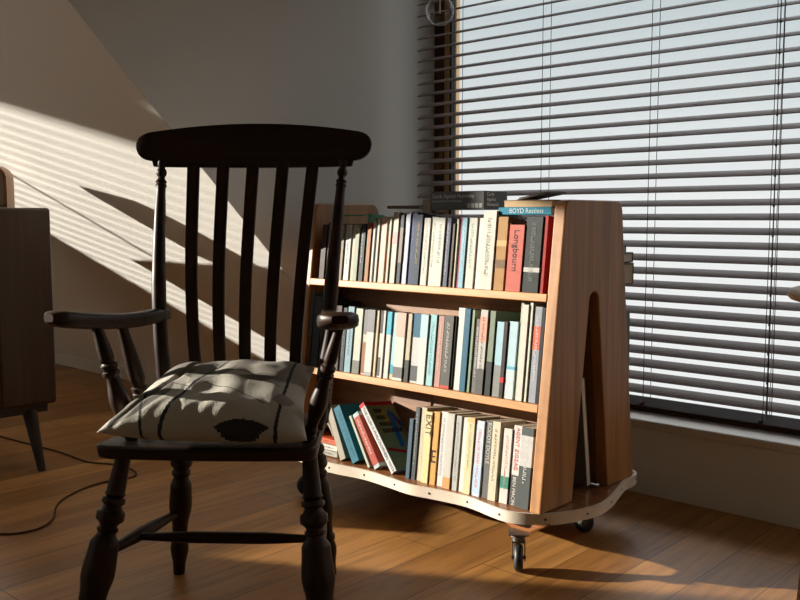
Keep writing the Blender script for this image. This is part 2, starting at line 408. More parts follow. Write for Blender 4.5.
for side in ('front', 'rear'):
    sg = 1 if side == 'front' else -1
    for zs in SH:
        bm = B(); M = tiltM(side, zs)
        dep = 0.149
        lo, hi = sorted((0.0 * sg + 0.001 * sg, dep * sg))
        box(bm, (XL1, lo, -0.022), (XR0, hi, 0), M)
        obj('shelf', bm, case_h, bc, bevel=0.002)
    bm = B(); M = tiltM(side, ZD)
    # the leaning back board
    ya, yb = sorted((0.150 * sg, 0.157 * sg))
    zt = 0.70
    box(bm, (XL1, ya, 0.002 if side == 'front' else 0.020), (XR0, yb, zt), M)
    obj('back_board', bm, case_b, bc)
# closing board between the two sides under the top shelves
bm = B(); box(bm, (XL1, YC - 0.004, 0.66), (XR0, YC + 0.004, 0.93)); obj('centre_board', bm, case_b, bc)

bm = B(); box(bm, (-1.86, YC - 0.085, ZD), (-1.85, YC + 0.085, 0.40)); box(bm, (-1.86, YC - 0.045, 0.40), (-1.85, YC + 0.045, 0.66)); obj('added_divider', bm, case_b, bc)  # board added to block the see-through and keep the slot dark

# wheeled board with waved edge
def deck_outline(off=0.0):
    ctrl = [(-2.36, 1.980), (-2.26, 1.972), (-2.17, 1.955), (-2.09, 1.957), (-1.97, 1.974), (-1.853, 1.966), (-1.76, 1.957), (-1.67, 1.972), (-1.56, 1.982), (-1.46, 1.962), (-1.40, 1.955), (-1.351, 1.975),
            (-1.305, 2.015), (-1.272, 2.08), (-1.252, 2.163), (-1.262, 2.25), (-1.288, 2.34), (-1.312, 2.42), (-1.316, 2.48), (-1.335, 2.530), (-1.40, 2.548),
            (-1.60, 2.540), (-1.84, 2.530), (-2.10, 2.540), (-2.26, 2.548), (-2.36, 2.535), (-2.395, 2.49), (-2.40, 2.40), (-2.405, 2.235), (-2.40, 2.10), (-2.395, 2.02)]
    n = len(ctrl); out = []
    for i in range(n):
        p0, p1, p2, p3 = (Vector(ctrl[(i + k) % n]) for k in (-1, 0, 1, 2))
        for j in range(4):
            t = j / 4
            out.append(0.5 * ((2 * p1) + (p2 - p0) * t + (2 * p0 - 5 * p1 + 4 * p2 - p3) * t * t + (3 * p1 - p0 - 3 * p2 + p3) * t ** 3))
    res = []
    m = len(out)
    for i in range(m):
        d = (out[(i + 1) % m] - out[i - 1]).normalized(); nrm = Vector((d.y, -d.x)); res.append(out[i] + nrm * off)
    return [(p.x, p.y) for p in res]
inn, outr = deck_outline(0), deck_outline(0.007)
bm = B(); prism(bm, inn, 'z', ZD - 0.028, ZD - 0.001); obj('base_board', bm, deck_m, bc)
bm = B()
rings = [[bm.verts.new((p[0], p[1], z)) for p in ring] for ring, z in ((inn, ZD - 0.031), (outr, ZD - 0.031), (outr, ZD + 0.001), (inn, ZD + 0.001))]
for a in range(4):
    r0, r1 = rings[a], rings[(a + 1) % 4]
    for k in range(len(inn)): bm.faces.new((r0[k], r0[(k + 1) % len(inn)], r1[(k + 1) % len(inn)], r1[k]))
edge = obj('edging_strip', bm, trim_m, bc, smooth=True, label='cream strip nailed around the base board')
bm = B()
acc = 0; last = None
for i, p in enumerate(outr):
    if last is not None: acc += (Vector(p) - Vector(last)).length
    if last is None or acc > 0.125:
        acc = 0; q = outr[(i + 1) % len(outr)]; d = (Vector(q) - Vector(p)).normalized(); nr = Vector((d.y, -d.x, 0)); b0 = Vector((p[0], p[1], ZD - 0.015))
        bm = B(); tube(bm, [b0 - nr * 0.002, b0 + nr * 0.0012], 0.0035, 8); obj('nail_head', bm, screw_m, edge)
    last = p

def castor(x, y, ang):
    bm = B()
    # wooden corner block
    prism(bm, [(x - 0.10, ZD - 0.028), (x + 0.075, ZD - 0.028), (x + 0.03, ZD - 0.056), (x - 0.03, ZD - 0.056)], 'y', y + 0.012 if y < 2.2 else y - 0.04, y + 0.06)
    blk = obj('castor_block', bm, deck_m, bc, bevel=0.006)
    Mx = Matrix.Translation((x, y, 0)) @ Matrix.Rotation(ang, 4, 'Z')
    bm = B()
    turned(bm, Mx @ Vector((0, 0, 0.10)), Mx @ Vector((0, 0, 0.076)), [(0, 0.026), (0.3, 0.026), (0.35, 0.019), (1, 0.017)], 20)
    for s in (-1, 1):
        poly = [(-0.016, 0.080), (0.016, 0.080), (0.030, 0.045), (0.026, 0.028), (0.016, 0.028), (0.0, 0.055), (-0.014, 0.06)]
        prism(bm, poly, 'x', s * 0.017 - 0.0015, s * 0.017 + 0.0015, Mx)
    box(bm, (-0.0185, -0.016, 0.074), (0.0185, 0.016, 0.080), Mx); box(bm, (-0.028, -0.028, 0.0985), (0.028, 0.028, 0.1015), Mx)
    obj('castor_fork', bm, steel_m, bc, bevel=0.001)
    bm = B(); turned(bm, Mx @ Vector((-0.012, 0.02, 0.037)), Mx @ Vector((0.012, 0.02, 0.037)), [(0, 0.012), (0.001, 0.029), (0.12, 0.034), (0.3, 0.037), (0.7, 0.037), (0.88, 0.034), (0.999, 0.029), (1, 0.012)], 32)
    wl = obj('castor_wheel', bm, rubber_m, bc, smooth=True)
    bm = B(); turned(bm, Mx @ Vector((-0.020, 0.02, 0.037)), Mx @ Vector((0.020, 0.02, 0.037)), [(0, 0.005), (1, 0.005)], 10); obj('axle', bm, steel_m, wl)
castor(-1.372, 1.962, R(216)); castor(-1.372, 2.325, R(80)); castor(-2.27, 2.02, R(150)); castor(-2.30, 2.44, R(40))

# ------------------------------------------------------------------ books
def book(label, M, w, h, d, cover, pages=None, bands=(), ink=None, title=None, hard=False, group=None, spinew=True, scr=None, tsize=None, kw_extra=None, sub=None):
    """local frame: x = thickness (0..w), y = depth away from the spine (0..d), z = height (0..h)"""
    rt = thing('book', label, 'book', M=M, group=group)
    t = 0.0022 if hard else 0.0012
    bm = B()
    prism(bm, [(0, 0.0015), (0.0012, 0), (w - 0.0012, 0), (w, 0.0015), (w, d), (w - t, d), (w - t, t * 1.3), (t, t * 1.3), (t, d), (0, d)], 'z', 0, h)
    cov = obj('cover', bm, bm_color(cover), rt, local=True)
    e = 0.004 if hard else 0.0006
    bm = B(); box(bm, (t, t * 1.3, e), (w - t, d - (0.004 if hard else 0.0008), h - e)); obj('pages', bm, pages or page_m, rt, local=True)
    for z0, z1, col in bands:
        bm = B(); p = 0.0004
        prism(bm, [(-p, 0.03), (-p, 0.0015 - p), (0.0012 - p, -p), (w - 0.0012 + p, -p), (w + p, 0.0015 - p), (w + p, 0.03), (w, 0.03), (w, 0.0015), (w - 0.0012, 0), (0.0012, 0), (0, 0.0015), (0, 0.03)], 'z', z0 * h, z1 * h)
        obj('spine_band', bm, bm_color(col), rt, local=True)
    if ink and title:
        cu = bpy.data.curves.new('title', 'FONT'); cu.body = title; cu.align_x = 'LEFT'; cu.align_y = 'CENTER'
        cu.size = tsize or w * 0.62; cu.extrude = 0.0
        tmp = bpy.data.objects.new('tmp', cu); C.objects.link(tmp)
        dg = bpy.context.evaluated_depsgraph_get(); me = bpy.data.meshes.new_from_object(tmp.evaluated_get(dg))
        bpy.data.objects.remove(tmp); 
        o = bpy.data.objects.new('title_lettering', me); C.objects.link(o); o.parent = rt
        # text x runs down the spine, text y towards +x of the book
        o.matrix_basis = Matrix(((0, 1, 0, w / 2), (0, 0, -1, -0.0009), (-1, 0, 0, h * (scr or 0.94)), (0, 0, 0, 1))) 
        me.materials.clear(); me.materials.append(bm_color(ink))
    if kw_extra == 'E':
        for z0, z1, x0, x1 in ((0.30, 0.47, 0.15, 0.28), (0.30, 0.325, 0.15, 0.80), (0.375, 0.395, 0.15, 0.70), (0.445, 0.47, 0.15, 0.80)):
            bm = B(); box(bm, (w * x0, -0.0009, h * z0), (w * x1, -0.0002, h * z1)); obj('title_lettering', bm, bm_color(ink), rt, local=True)
    elif sub:
        cu = bpy.data.curves.new('title', 'FONT'); cu.body = sub; cu.align_y = 'CENTER'; cu.size = w * 0.5
        tmp = bpy.data.objects.new('tmp', cu); C.objects.link(tmp)
        me = bpy.data.meshes.new_from_object(tmp.evaluated_get(bpy.context.evaluated_depsgraph_get())); bpy.data.objects.remove(tmp)
        o = bpy.data.objects.new('author_lettering', me); C.objects.link(o); o.parent = rt
        o.matrix_basis = Matrix(((0, 1, 0, w / 2), (0, 0, -1, -0.0010), (-1, 0, 0, h * 0.36), (0, 0, 0, 1))); me.materials.clear(); me.materials.append(bm_color((232, 230, 224)))
    if ink and not title and kw_extra != 'E' and w > 0.012:
        rn = random.Random(hash((round(w, 4), round(h, 4), ink)) & 0xffff)
        bm = B(); z = h * rn.uniform(0.88, 0.93); wx = w * 0.30
        end = h * rn.uniform(0.10, 0.35)
        while z > end:
            l = rn.uniform(0.0022, 0.0045)
            a0 = w / 2 - wx / 2 * rn.uniform(0.7, 1); a1 = w / 2 + wx / 2 * rn.uniform(0.7, 1)
            if rn.random() < 0.8:
                box(bm, (a0, -0.0009, z - l * 0.45), (a1, -0.0002, z))
            else:
                box(bm, (a0, -0.0009, z - l), (a0 + wx * 0.3, -0.0002, z))
            z -= l + (0.004 if rn.random() < 0.15 else 0.0009)
        obj('spine_lettering', bm, bm_color(ink), rt, local=True)
    return rt
def sideM(side, zs, x, depth=0.014, roll=0.0):
    sg = 1 if side == 'front' else -1
    M = tiltM(side, zs)
    L = Matrix.Translation((x, depth, 0)) if side == 'front' else Matrix.Translation((x, -depth, 0)) @ Matrix.Rotation(PI, 4, 'Z')
    return M @ L @ Matrix.Rotation(roll, 4, 'Y')

# px edges on the shelf line are stored as metres along the shelf (x0, thickness, height)
WH, CR, GY, DK = (232, 228, 216), (224, 212, 184), (150, 150, 146), (38, 38, 42)
TOPS = [
    (-2.2836, 0.0252, 0.185, 'dark brown worn paperback', (62, 44, 32), {}),
    (-2.2580, 0.0296, 0.192, 'tan brown cloth book', (112, 82, 54), {'ink': (60, 40, 26)}),
    (-2.2281, 0.0292, 0.182, 'dark umber paperback', (56, 40, 30), {}),
    (-2.1986, 0.0264, 0.185, 'dim beige paperback', (150, 134, 112), {}),
    (-2.1697, 0.0264, 0.185, 'pale grey paperback with small dark marks', (212, 214, 208), {'ink': (70, 80, 90)}),
    (-2.1409, 0.0190, 0.185, 'narrow beige paperback', (206, 194, 168), {}),
    (-2.1206, 0.0197, 0.179, 'narrow grey green paperback', (170, 176, 160), {}),
    (-2.0994, 0.0219, 0.189, 'black paperback with white lettering', (44, 48, 46), {'ink': (210, 210, 205)}),
    (-2.0766, 0.0106, 0.222, 'tall mint green booklet', (96, 176, 140), {}),
    (-2.0651, 0.0170, 0.192, 'tan paperback with red top', (176, 122, 84), {'bands': ((0.9, 1, (180, 60, 44)),)}),
    (-2.0468, 0.0127, 0.208, 'thin white paperback with grey lettering', (214, 212, 202), {}),
    (-2.0331, 0.0109, 0.208, 'thin steel grey paperback', (150, 160, 166), {}),
    (-2.0214, 0.0099, 0.205, 'thin ivory paperback', (216, 210, 197), {}),
    (-2.0106, 0.0276, 0.212, 'pale pink paperback with orange cover', (232, 204, 190), {'bands': ()}),
    (-1.9816, 0.0119, 0.192, 'coral paperback with grey top', (206, 132, 104), {'bands': ((0.8, 0.97, (120, 116, 112)),)}),
    (-1.9688, 0.0088, 0.212, 'thin pale green paperback', (206, 214, 190), {}),
    (-1.9592, 0.0252, 0.227, 'tall cream paperback with pink patch', (216, 210, 195), {'bands': ((0.55, 0.72, (224, 180, 176)),)}),
    (-1.9331, 0.0104, 0.224, 'thin black paperback', (30, 28, 30), {}),
    (-1.9219, 0.0146, 0.221, 'dark book with grey stripe', (60, 62, 66), {'bands': ((0.3, 0.8, (150, 140, 130)),)}),
    (-1.9056, 0.0212, 0.224, 'pale blue white paperback', (206, 212, 224), {}),
    (-1.8835, 0.0235, 0.227, 'plain navy blue paperback', (36, 52, 92), {'ink': (90, 110, 150)}),
    (-1.8587, 0.0286, 0.218, 'dark teal blue book with gold lettering', (24, 46, 66), {'ink': (176, 140, 84)}),
    (-1.8281, 0.0270, 0.208, 'white paperback with faint grey lettering', (218, 214, 203), {'ink': (170, 172, 164)}),
    (-1.7999, 0.0258, 0.211, 'ivory paperback with olive lettering', (218, 216, 203), {'ink': (150, 154, 130)}),
    (-1.7729, 0.0337, 0.208, 'grey white paperback with dark lettering', (216, 216, 204), {'ink': (110, 112, 104)}),
    (-1.7384, 0.0196, 0.208, 'slate blue paperback with pale lettering', (84, 90, 108), {'ink': (200, 204, 210)}),
    (-1.7181, 0.0093, 0.190, 'thin taupe paperback', (140, 124, 112), {}),
    (-1.7080, 0.0085, 0.190, 'thin dark taupe paperback', (96, 84, 76), {}),
    (-1.6987, 0.0092, 0.205, 'thin pale yellow paperback', (224, 214, 180), {}),
    (-1.6887, 0.0134, 0.211, 'magenta paperback', (146, 30, 80), {}),
    (-1.6742, 0.0197, 0.208, 'light blue paperback with white lettering', (150, 190, 204), {'ink': (222, 226, 227)}),
    (-1.6537, 0.0336, 0.208, 'cream paperback with large teal lettering', (216, 214, 201), {'ink': (120, 168, 166)}),
    (-1.6190, 0.0210, 0.208, 'plain white paperback', (224, 220, 211), {}),
    (-1.5969, 0.0477, 0.228, 'tall thick ivory paperback with grey lettering', (218, 214, 201), {'ink': (120, 118, 110)}),
    (-1.5474, 0.0374, 0.211, 'gold and brown glossy paperback', (176, 134, 78), {'bands': ((0.3, 0.42, (120, 92, 56)), (0.6, 0.68, (206, 176, 120)))}),
    (-1.5089, 0.0073, 0.194, 'thin dark orange paperback', (134, 70, 40), {}),
    (-1.5009, 0.0515, 0.188, 'salmon red hardback', (196, 104, 88), {'ink': (60, 30, 34), 'title': 'Longbourn', 'tsize': 0.027, 'scr': 0.93, 'hard': True}),
    (-1.4480, 0.0553, 0.211, 'thick dark green hardback with white band', (28, 34, 30), {'bands': ((0.27, 0.33, (200, 198, 190)),), 'ink': (110, 120, 110), 'hard': True}),
    (-1.3920, 0.0137, 0.214, 'narrow crimson paperback', (158, 34, 32), {}),
]
MIDS = [
    (-2.3355, 0.0364, 0.255, 'tall grey blue paperback with brown figures', (104, 116, 124), {'bands': ((0.05, 0.4, (120, 90, 66)),)}),
    (-2.2975, 0.0368, 0.240, 'dark slate book', (70, 78, 84), {}),
    (-2.2582, 0.0302, 0.228, 'black book with pale specks', (44, 42, 44), {'ink': (170, 160, 150)}),
    (-2.2266, 0.0332, 0.234, 'charcoal book', (52, 50, 50), {}),
    (-2.1919, 0.0327, 0.216, 'dark brown paperback', (66, 50, 40), {}),
    (-2.1577, 0.0207, 0.211, 'dark green black paperback', (34, 40, 38), {'ink': (130, 130, 120)}),
    (-2.1256, 0.0294, 0.217, 'light blue grey book with dark lettering', (142, 172, 180), {'ink': (40, 60, 76)}),
    (-2.0943, 0.0345, 0.213, 'pale sage paperback with grey tree', (200, 204, 188), {'bands': ((0, 0.2, (120, 120, 110)),)}),
    (-2.0584, 0.0235, 0.211, 'cream paperback with brown figure', (206, 196, 176), {'bands': ((0.02, 0.5, (150, 104, 76)), (0.62, 1, (130, 128, 126)))}),
    (-2.0331, 0.0327, 0.213, 'white paperback with grey top', (218, 214, 203), {'bands': ((0.66, 1, (140, 138, 142)), (0, 0.06, (170, 170, 166)))}),
    (-1.9995, 0.0135, 0.212, 'thin cream paperback', (214, 198, 164), {}),
    (-1.9847, 0.0209, 0.213, 'white paperback with black top and sketch', (214, 208, 196), {'bands': ((0.66, 1, (66, 60, 58)), (0.02, 0.3, (92, 88, 84)))}),
    (-1.9630, 0.0097, 0.214, 'thin white paperback', (216, 214, 207), {}),
    (-1.9524, 0.0228, 0.212, 'white paperback with turquoise top', (218, 214, 203), {'bands': ((0.66, 1, (84, 178, 200)),)}),
    (-1.9283, 0.0195, 0.211, 'blue patterned paperback with turquoise foot', (170, 208, 214), {'bands': ((0.08, 0.22, (64, 160, 180)), (0, 0.08, (214, 190, 150)))}),
    (-1.9067, 0.0405, 0.213, 'white paperback with pink top and black sketch', (218, 214, 203), {'bands': ((0.64, 1, (214, 184, 168)), (0.04, 0.2, (110, 108, 104)))}),
    (-1.8644, 0.0202, 0.212, 'beige paperback with dark foot', (196, 186, 160), {'bands': ((0, 0.32, (58, 62, 54)),)}),
    (-1.8430, 0.0368, 0.214, 'white paperback with deep teal top and dark figures', (200, 202, 196), {'bands': ((0.66, 1, (30, 94, 120)), (0.03, 0.25, (84, 86, 86)))}),
    (-1.8050, 0.0305, 0.214, 'ice blue and white paperback', (212, 216, 209), {'bands': ((0.66, 1, (190, 220, 220)),)}),
    (-1.7733, 0.0285, 0.216, 'light turquoise paperback', (162, 206, 208), {'ink': (90, 140, 150)}),
    (-1.7432, 0.0245, 0.215, 'pink brown paperback with cream edge', (188, 148, 136), {'ink': (226, 210, 196)}),
    (-1.7124, 0.0365, 0.218, 'charcoal paperback with white lettering and red foot', (92, 90, 84), {'bands': ((0, 0.04, (190, 80, 50)),), 'ink': (212, 210, 201)}),
    (-1.6748, 0.0065, 0.216, 'thin black paperback', (36, 32, 32), {}),
    (-1.6675, 0.0281, 0.244, 'tall plain white book', (226, 222, 215), {'hard': True}),
    (-1.6383, 0.0229, 0.243, 'tall petrol blue book', (46, 100, 122), {}),
    (-1.6143, 0.0123, 0.241, 'thin sage green book', (150, 168, 140), {}),
    (-1.6006, 0.0206, 0.216, 'small black and white paperback', (112, 110, 106), {'ink': (222, 220, 217)}),
    (-1.5789, 0.0272, 0.244, 'black and white paperback with orange top lettering', (200, 196, 188), {'bands': ((0.62, 0.92, (226, 170, 150)), (0, 0.3, (92, 90, 86))), 'ink': (40, 40, 40)}),
    (-1.5502, 0.0229, 0.243, 'sage green photo paperback with dark foot', (132, 146, 124), {'bands': ((0, 0.4, (40, 44, 38)),)}),
    (-1.5244, 0.0289, 0.214, 'pale blue paperback with grey landscape foot', (176, 208, 216), {'bands': ((0, 0.42, (140, 144, 138)),)}),
    (-1.4945, 0.0143, 0.216, 'black paperback with red mark', (56, 42, 40), {'bands': ((0.2, 0.27, (196, 40, 40)),)}),
    (-1.4788, 0.0310, 0.218, 'sky blue and white paperback', (190, 216, 222), {'bands': ((0.38, 0.42, (110, 180, 200)), (0, 0.38, (206, 218, 218)))}),
    (-1.4461, 0.0099, 0.272, 'tall thin celadon book', (176, 190, 170), {}),
    (-1.4353, 0.0212, 0.268, 'tall plain cream hardback', (222, 214, 201), {'hard': True}),
    (-1.4130, 0.0110, 0.275, 'tall thin white green book', (214, 222, 206), {}),
    (-1.4007, 0.0284, 0.265, 'silver grey book with orange red lettering', (160, 162, 168), {'bands': ((0.55, 0.8, (206, 104, 76)),), 'ink': (220, 220, 223)}),
    (-1.3713, 0.0134, 0.264, 'glossy black book by the end panel', (26, 24, 26), {}),
]
BOTS = [
    (-1.8192, 0.0166, 0.184, 'thin slate blue paperback', (70, 92, 108), {}),
    (-1.8005, 0.0177, 0.221, 'charcoal paperback with grey lettering', (76, 80, 82), {'ink': (176, 178, 176)}),
    (-1.7816, 0.0236, 0.224, 'cream grey paperback', (204, 196, 170), {'ink': (224, 218, 200)}),
    (-1.7565, 0.0273, 0.215, 'cream yellow paperback lettered EXIT', (232, 214, 162), {'ink': (70, 50, 30), 'title': 'EXIT', 'tsize': 0.032, 'scr': 0.97}),
    (-1.7280, 0.0249, 0.219, 'tan paperback with boxed letter E', (214, 168, 96), {'ink': (60, 40, 24), 'kw_extra': 'E'}),
    (-1.7015, 0.0265, 0.223, 'white paperback with small bird drawing', (224, 218, 213), {'ink': (130, 130, 136)}),
    (-1.6727, 0.0292, 0.222, 'thick light grey hardback with orange wedge', (206, 202, 192), {'bands': ((0, 0.15, (206, 160, 104)),)}),
    (-1.6420, 0.0227, 0.220, 'silver grey paperback', (190, 190, 184), {'ink': (150, 150, 148)}),
    (-1.6178, 0.0210, 0.218, 'slim white paperback', (226, 222, 213), {}),
    (-1.5957, 0.0277, 0.222, 'pale lemon paperback with orange top', (220, 212, 173), {'bands': ((0.93, 1, (226, 190, 140)),), 'ink': (180, 170, 130)}),
    (-1.5665, 0.0309, 0.217, 'white and blue paperback with red lettering', (212, 220, 227), {'ink': (206, 80, 84), 'bands': ((0.04, 0.4, (196, 216, 234)),)}),
    (-1.5346, 0.0286, 0.222, 'grey paperback lettered Roddy Doyle', (106, 106, 102), {'ink': (216, 214, 207), 'title': 'RODDY DOYLE', 'tsize': 0.017, 'scr': 0.975}),
    (-1.5046, 0.0282, 0.224, 'ivory paperback with gold brown lettering', (222, 212, 186), {'ink': (120, 104, 74)}),
    (-1.4673, 0.0290, 0.210, 'white paperback with green picture patch', (224, 218, 207), {'bands': ((0.2, 0.36, (60, 136, 116)),), 'ink': (206, 150, 140)}),
    (-1.4370, 0.0299, 0.223, 'white paperback lettered AGENT ZIGZAG in red', (224, 218, 211), {'bands': ((0, 0.38, (92, 88, 82)),), 'ink': (206, 60, 60), 'title': 'AGENT ZIGZAG', 'tsize': 0.0165, 'sub': 'BEN MACINTYRE', 'scr': 0.975}),
    (-1.4058, 0.0412, 0.223, 'dark grey book with white photo at the top', (84, 88, 86), {'bands': ((0.52, 0.9, (206, 204, 198)),), 'ink': (216, 216, 211)}),
]
names = {'top': 'top front shelf', 'mid': 'middle front shelf', 'bot': 'bottom front shelf'}
def fill(rows, key, zs, dep):
    prev = None
    for i, (x0, w, h, desc, col, kw) in enumerate(rows):
        kw = dict(kw); roll = kw.pop('roll', 0.0); dd = kw.pop('depth', 0.014 + 0.004 * ((i * 7) % 3))
        lab = desc + ', ' + {'top': 'top', 'mid': 'middle', 'bot': 'bottom'}[key] + ' shelf' + ((', right of ' + prev) if prev else ', first from the left')
        if len(lab.split()) > 16: lab = desc + ', right of ' + prev
        if len(lab.split()) > 16: lab = ' '.join(lab.split()[:16])
        lab = lab.rstrip(',')
        for w_ in (' and', ' with'):
            if lab.endswith(w_): lab = lab[:-len(w_)]
        bd = kw.pop('d', min(dep, 0.112 + 0.2 * (h - 0.17)))
        book(lab, sideM('front', zs, x0, dd, roll), w, h, bd, col, group='paperbacks on the ' + names[key], **kw)
        prev = desc
fill(TOPS, 'top', 0.746, 0.125)
fill(MIDS, 'mid', 0.446, 0.125)
fill(BOTS, 'bot', 0.156, 0.125)

# books leaning to the left at the left end of the bottom shelf
Z0 = 0.156
def lean(label, x, deg, w, h, d, col, **kw):
    return book(label, sideM('front', Z0, x, 0.014, R(-deg)), w, h, d, col, **kw)
lean('beige leaning book with its page edges showing on the bottom shelf', -2.108, 29, 0.028, 0.185, 0.12, (176, 168, 150), group='leaning books on the bottom shelf')
lean('teal spined leaning hardback with grey cover on the bottom shelf', -2.050, 34, 0.034, 0.197, 0.125, (30, 108, 128), bands=(), hard=True, ink=(90, 150, 160), group='leaning books on the bottom shelf')
lean('thin pale green leaning paperback with dark specks on the bottom shelf', -1.980, 35, 0.012, 0.182, 0.12, (186, 194, 176), ink=(80, 86, 80), group='leaning books on the bottom shelf')
lean('leaning paperback with brick red spine and white lettering', -1.950, 37, 0.028, 0.196, 0.125, (190, 206, 204), bands=((0.06, 0.93, (176, 84, 66)),), ink=(236, 230, 222), group='leaning books on the bottom shelf')
gun = lean('large leaning white spined book with colourful cover lettered gun and philosophers', -1.876, 41, 0.025, 0.252, 0.130, (226, 226, 222), bands=((0.95, 1.0, (196, 40, 40)),), ink=(50, 50, 54), title='THE GUN IS PHILOSOPHERS WITH', tsize=0.0155, scr=0.94, group='leaning books on the bottom shelf')
# its front cover art (right-hand side)
w = 0.025
bm = B(); box(bm, (w, 0.003, 0.002), (w + 0.0004, 0.128, 0.250)); obj('cover_print', bm, bm_color((150, 170, 128)), gun, local=True)
def strip(pts, col, nm='cover_stripe', off=0.0008):
    bm = B(); prism(bm, [(y_ * 0.81, z_) for y_, z_ in pts], 'x', w + 0.0004, w + off); obj(nm, bm, bm_color(col), gun, local=True)
strip([(0.095, 0.20), (0.115, 0.22), (0.135, 0.20), (0.110, 0.08), (0.088, 0.08)], (34, 120, 190))
strip([(0.115, 0.22), (0.135, 0.20), (0.157, 0.13), (0.157, 0.17)], (30, 90, 160), off=0.0009)
strip([(0.125, 0.19), (0.134, 0.185), (0.157, 0.10), (0.157, 0.12)], (160, 40, 46), off=0.0010)
strip([(0.01, 0.070), (0.157, 0.045), (0.157, 0.055), (0.01, 0.082)], (190, 40, 40))
strip([(0.004, 0.236), (0.157, 0.236), (0.157, 0.250), (0.004, 0.250)], (196, 48, 44))
strip([(0.065, 0.21), (0.085, 0.215), (0.10, 0.17), (0.075, 0.16)], (206, 186, 60))
for i, (z, a, b) in enumerate([(0.215, 0.03, 0.075), (0.19, 0.03, 0.085), (0.165, 0.03, 0.10), (0.140, 0.03, 0.145)]):
    for j in range(7):
        ya = a + (b - a) * j / 7
        strip([(ya, z - 0.007), (ya + (b - a) / 9.5, z - 0.007), (ya + (b - a) / 9.5, z + 0.008), (ya, z + 0.008)], (52, 58, 56), 'cover_letter', 0.0009)
for z in (0.012, 0.020, 0.028, 0.036): strip([(0.02, z), (0.15, z), (0.15, z + 0.003), (0.02, z + 0.003)], (200, 180, 110))
# books lying flat at the far left
def flatM(xr, y, z, tilt=0.0, rz=0.0):
    return Matrix.Translation((xr, y, z)) @ Matrix.Rotation(rz, 4, 'Z') @ Matrix.Rotation(tilt, 4, 'X') @ Matrix(((0, 0, -1, 0), (0, 1, 0, 0), (1, 0, 0, 0), (0, 0, 0, 1)))
zz = Z0 + 0.001
for lab, th, ln, col, ink, rz in (('pale grey paperback lying flat, lowest of the short stack', 0.018, 0.172, (176, 172, 160), (120, 118, 110), 0.0),
                        ('white paperback lying flat, middle of the short stack', 0.018, 0.176, (226, 222, 208), (170, 168, 160), 0.02),
                        ('orange spined paperback lying flat on top of the short stack', 0.0175, 0.170, (198, 94, 52), (220, 150, 110), -0.015)):
    book(lab, flatM(-2.133, 2.003, zz, -TILT, rz), th, ln, 0.115, col, ink=ink, group='books lying flat at the left of the bottom shelf')
    zz += th + 0.0022
# curled open booklet on the stack
bm = B()
prev = None
prof = [(-2.292 + 0.11 * k / 12, 0.004 + 0.055 * math.sin(PI * k / 12) ** 0.8) for k in range(13)]
poly = [(x, zz + h) for x, h in prof] + [(x, zz + h - 0.004) for x, h in reversed(prof)]
prism(bm, poly, 'y', 2.03, 2.14)
tag(obj('booklet', bm, pagew_m, smooth=True, loc=(-2.23, 2.08, zz)), 'curled white booklet lying on the orange spined paperback', 'booklet')

# things lying on top of the top-shelf books
bx = thing('card_game_box', 'flat black card game box with white lettering lying on top of the books', 'box', (-1.712, 2.17, 0.964))
black_m = mat('glossy_black_card', (60, 60, 58), 0.32, var=0.15, vscale=40)
X0, X1, Y0, Y1, Zb, Zt = -1.818, -1.614, 2.112, 2.225, 0.9745, 1.030
bm = B(); box(bm, (X0, Y0, Zb), (X1, Y1, Zb + 0.03)); obj('box_base', bm, black_m, bx, bevel=0.001)
bm = B(); box(bm, (X0 - 0.001, Y0 - 0.001, Zb + 0.006), (X1 + 0.001, Y1 + 0.001, Zt)); obj('box_lid', bm, black_m, bx, bevel=0.001)
def text(body, size, M, m, parent, name='lettering', ext=0.0):
    cu = bpy.data.curves.new(name, 'FONT'); cu.body = body; cu.size = size; cu.extrude = ext
    tmp = bpy.data.objects.new('tmp', cu); C.objects.link(tmp)
    me = bpy.data.meshes.new_from_object(tmp.evaluated_get(bpy.context.evaluated_depsgraph_get())); bpy.data.objects.remove(tmp)
    o = bpy.data.objects.new(name, me); C.objects.link(o); o.parent = parent; o.matrix_basis = wm(parent).inverted() @ M
    me.materials.clear(); me.materials.append(m); return o
white_i = mat('white_print', (240, 240, 236), 0.5)
FM = lambda x, z: Matrix.Translation((x, Y0 - 0.0016, z)) @ Matrix.Rotation(R(90), 4, 'X')
text('Cards Against Humanity', 0.0165, FM(X0 + 0.006, Zb + 0.036), white_i, bx)
text('A party game for horrible people.', 0.0085, FM(X0 + 0.006, Zb + 0.024), white_i, bx)
SM = lambda y, z: Matrix.Translation((X1 + 0.0016, y, z)) @ Matrix.Rotation(R(90), 4, 'Z') @ Matrix.Rotation(R(90), 4, 'X')
text('Cards\nAgainst\nHumanity', 0.015, SM(Y0 + 0.012, Zb + 0.041), white_i, bx)
for i in range(4):
    bm = B(); xx = X1 - 0.062 + i * 0.0150; box(bm, (xx, Y0 - 0.0016, Zb + 0.006), (xx + 0.0115, Y0 - 0.0009, Zb + 0.019)); obj('printed_square', bm, bm_color((196, 198, 192)), bx)

book('turquoise spined hardback lettered Boyd lying flat on the books', flatM(-1.372, 2.098, 0.959), 0.0215, 0.178, 0.12, (26, 128, 150), ink=(214, 230, 230), title='BOYD Restless', tsize=0.0185, scr=0.79, hard=True)
bm = B(); box(bm, (-1.535, 2.105, 0.9815), (-1.374, 2.225, 0.9985)); 
tb = thing('book', 'tan book lying flat above the turquoise hardback with its pages facing out', 'book', (-1.455, 2.16, 0.9815))
obj('pages', bm, mat('tan_pages', (176, 150, 112), 0.85, var=0.1, vscale=150), tb)
bm = B(); box(bm, (-1.537, 2.103, 0.9990), (-1.372, 2.226, 1.0005)); box(bm, (-1.537, 2.103, 0.9805), (-1.372, 2.226, 0.9813)); obj('cover', bm, bm_color((150, 118, 78)), tb)
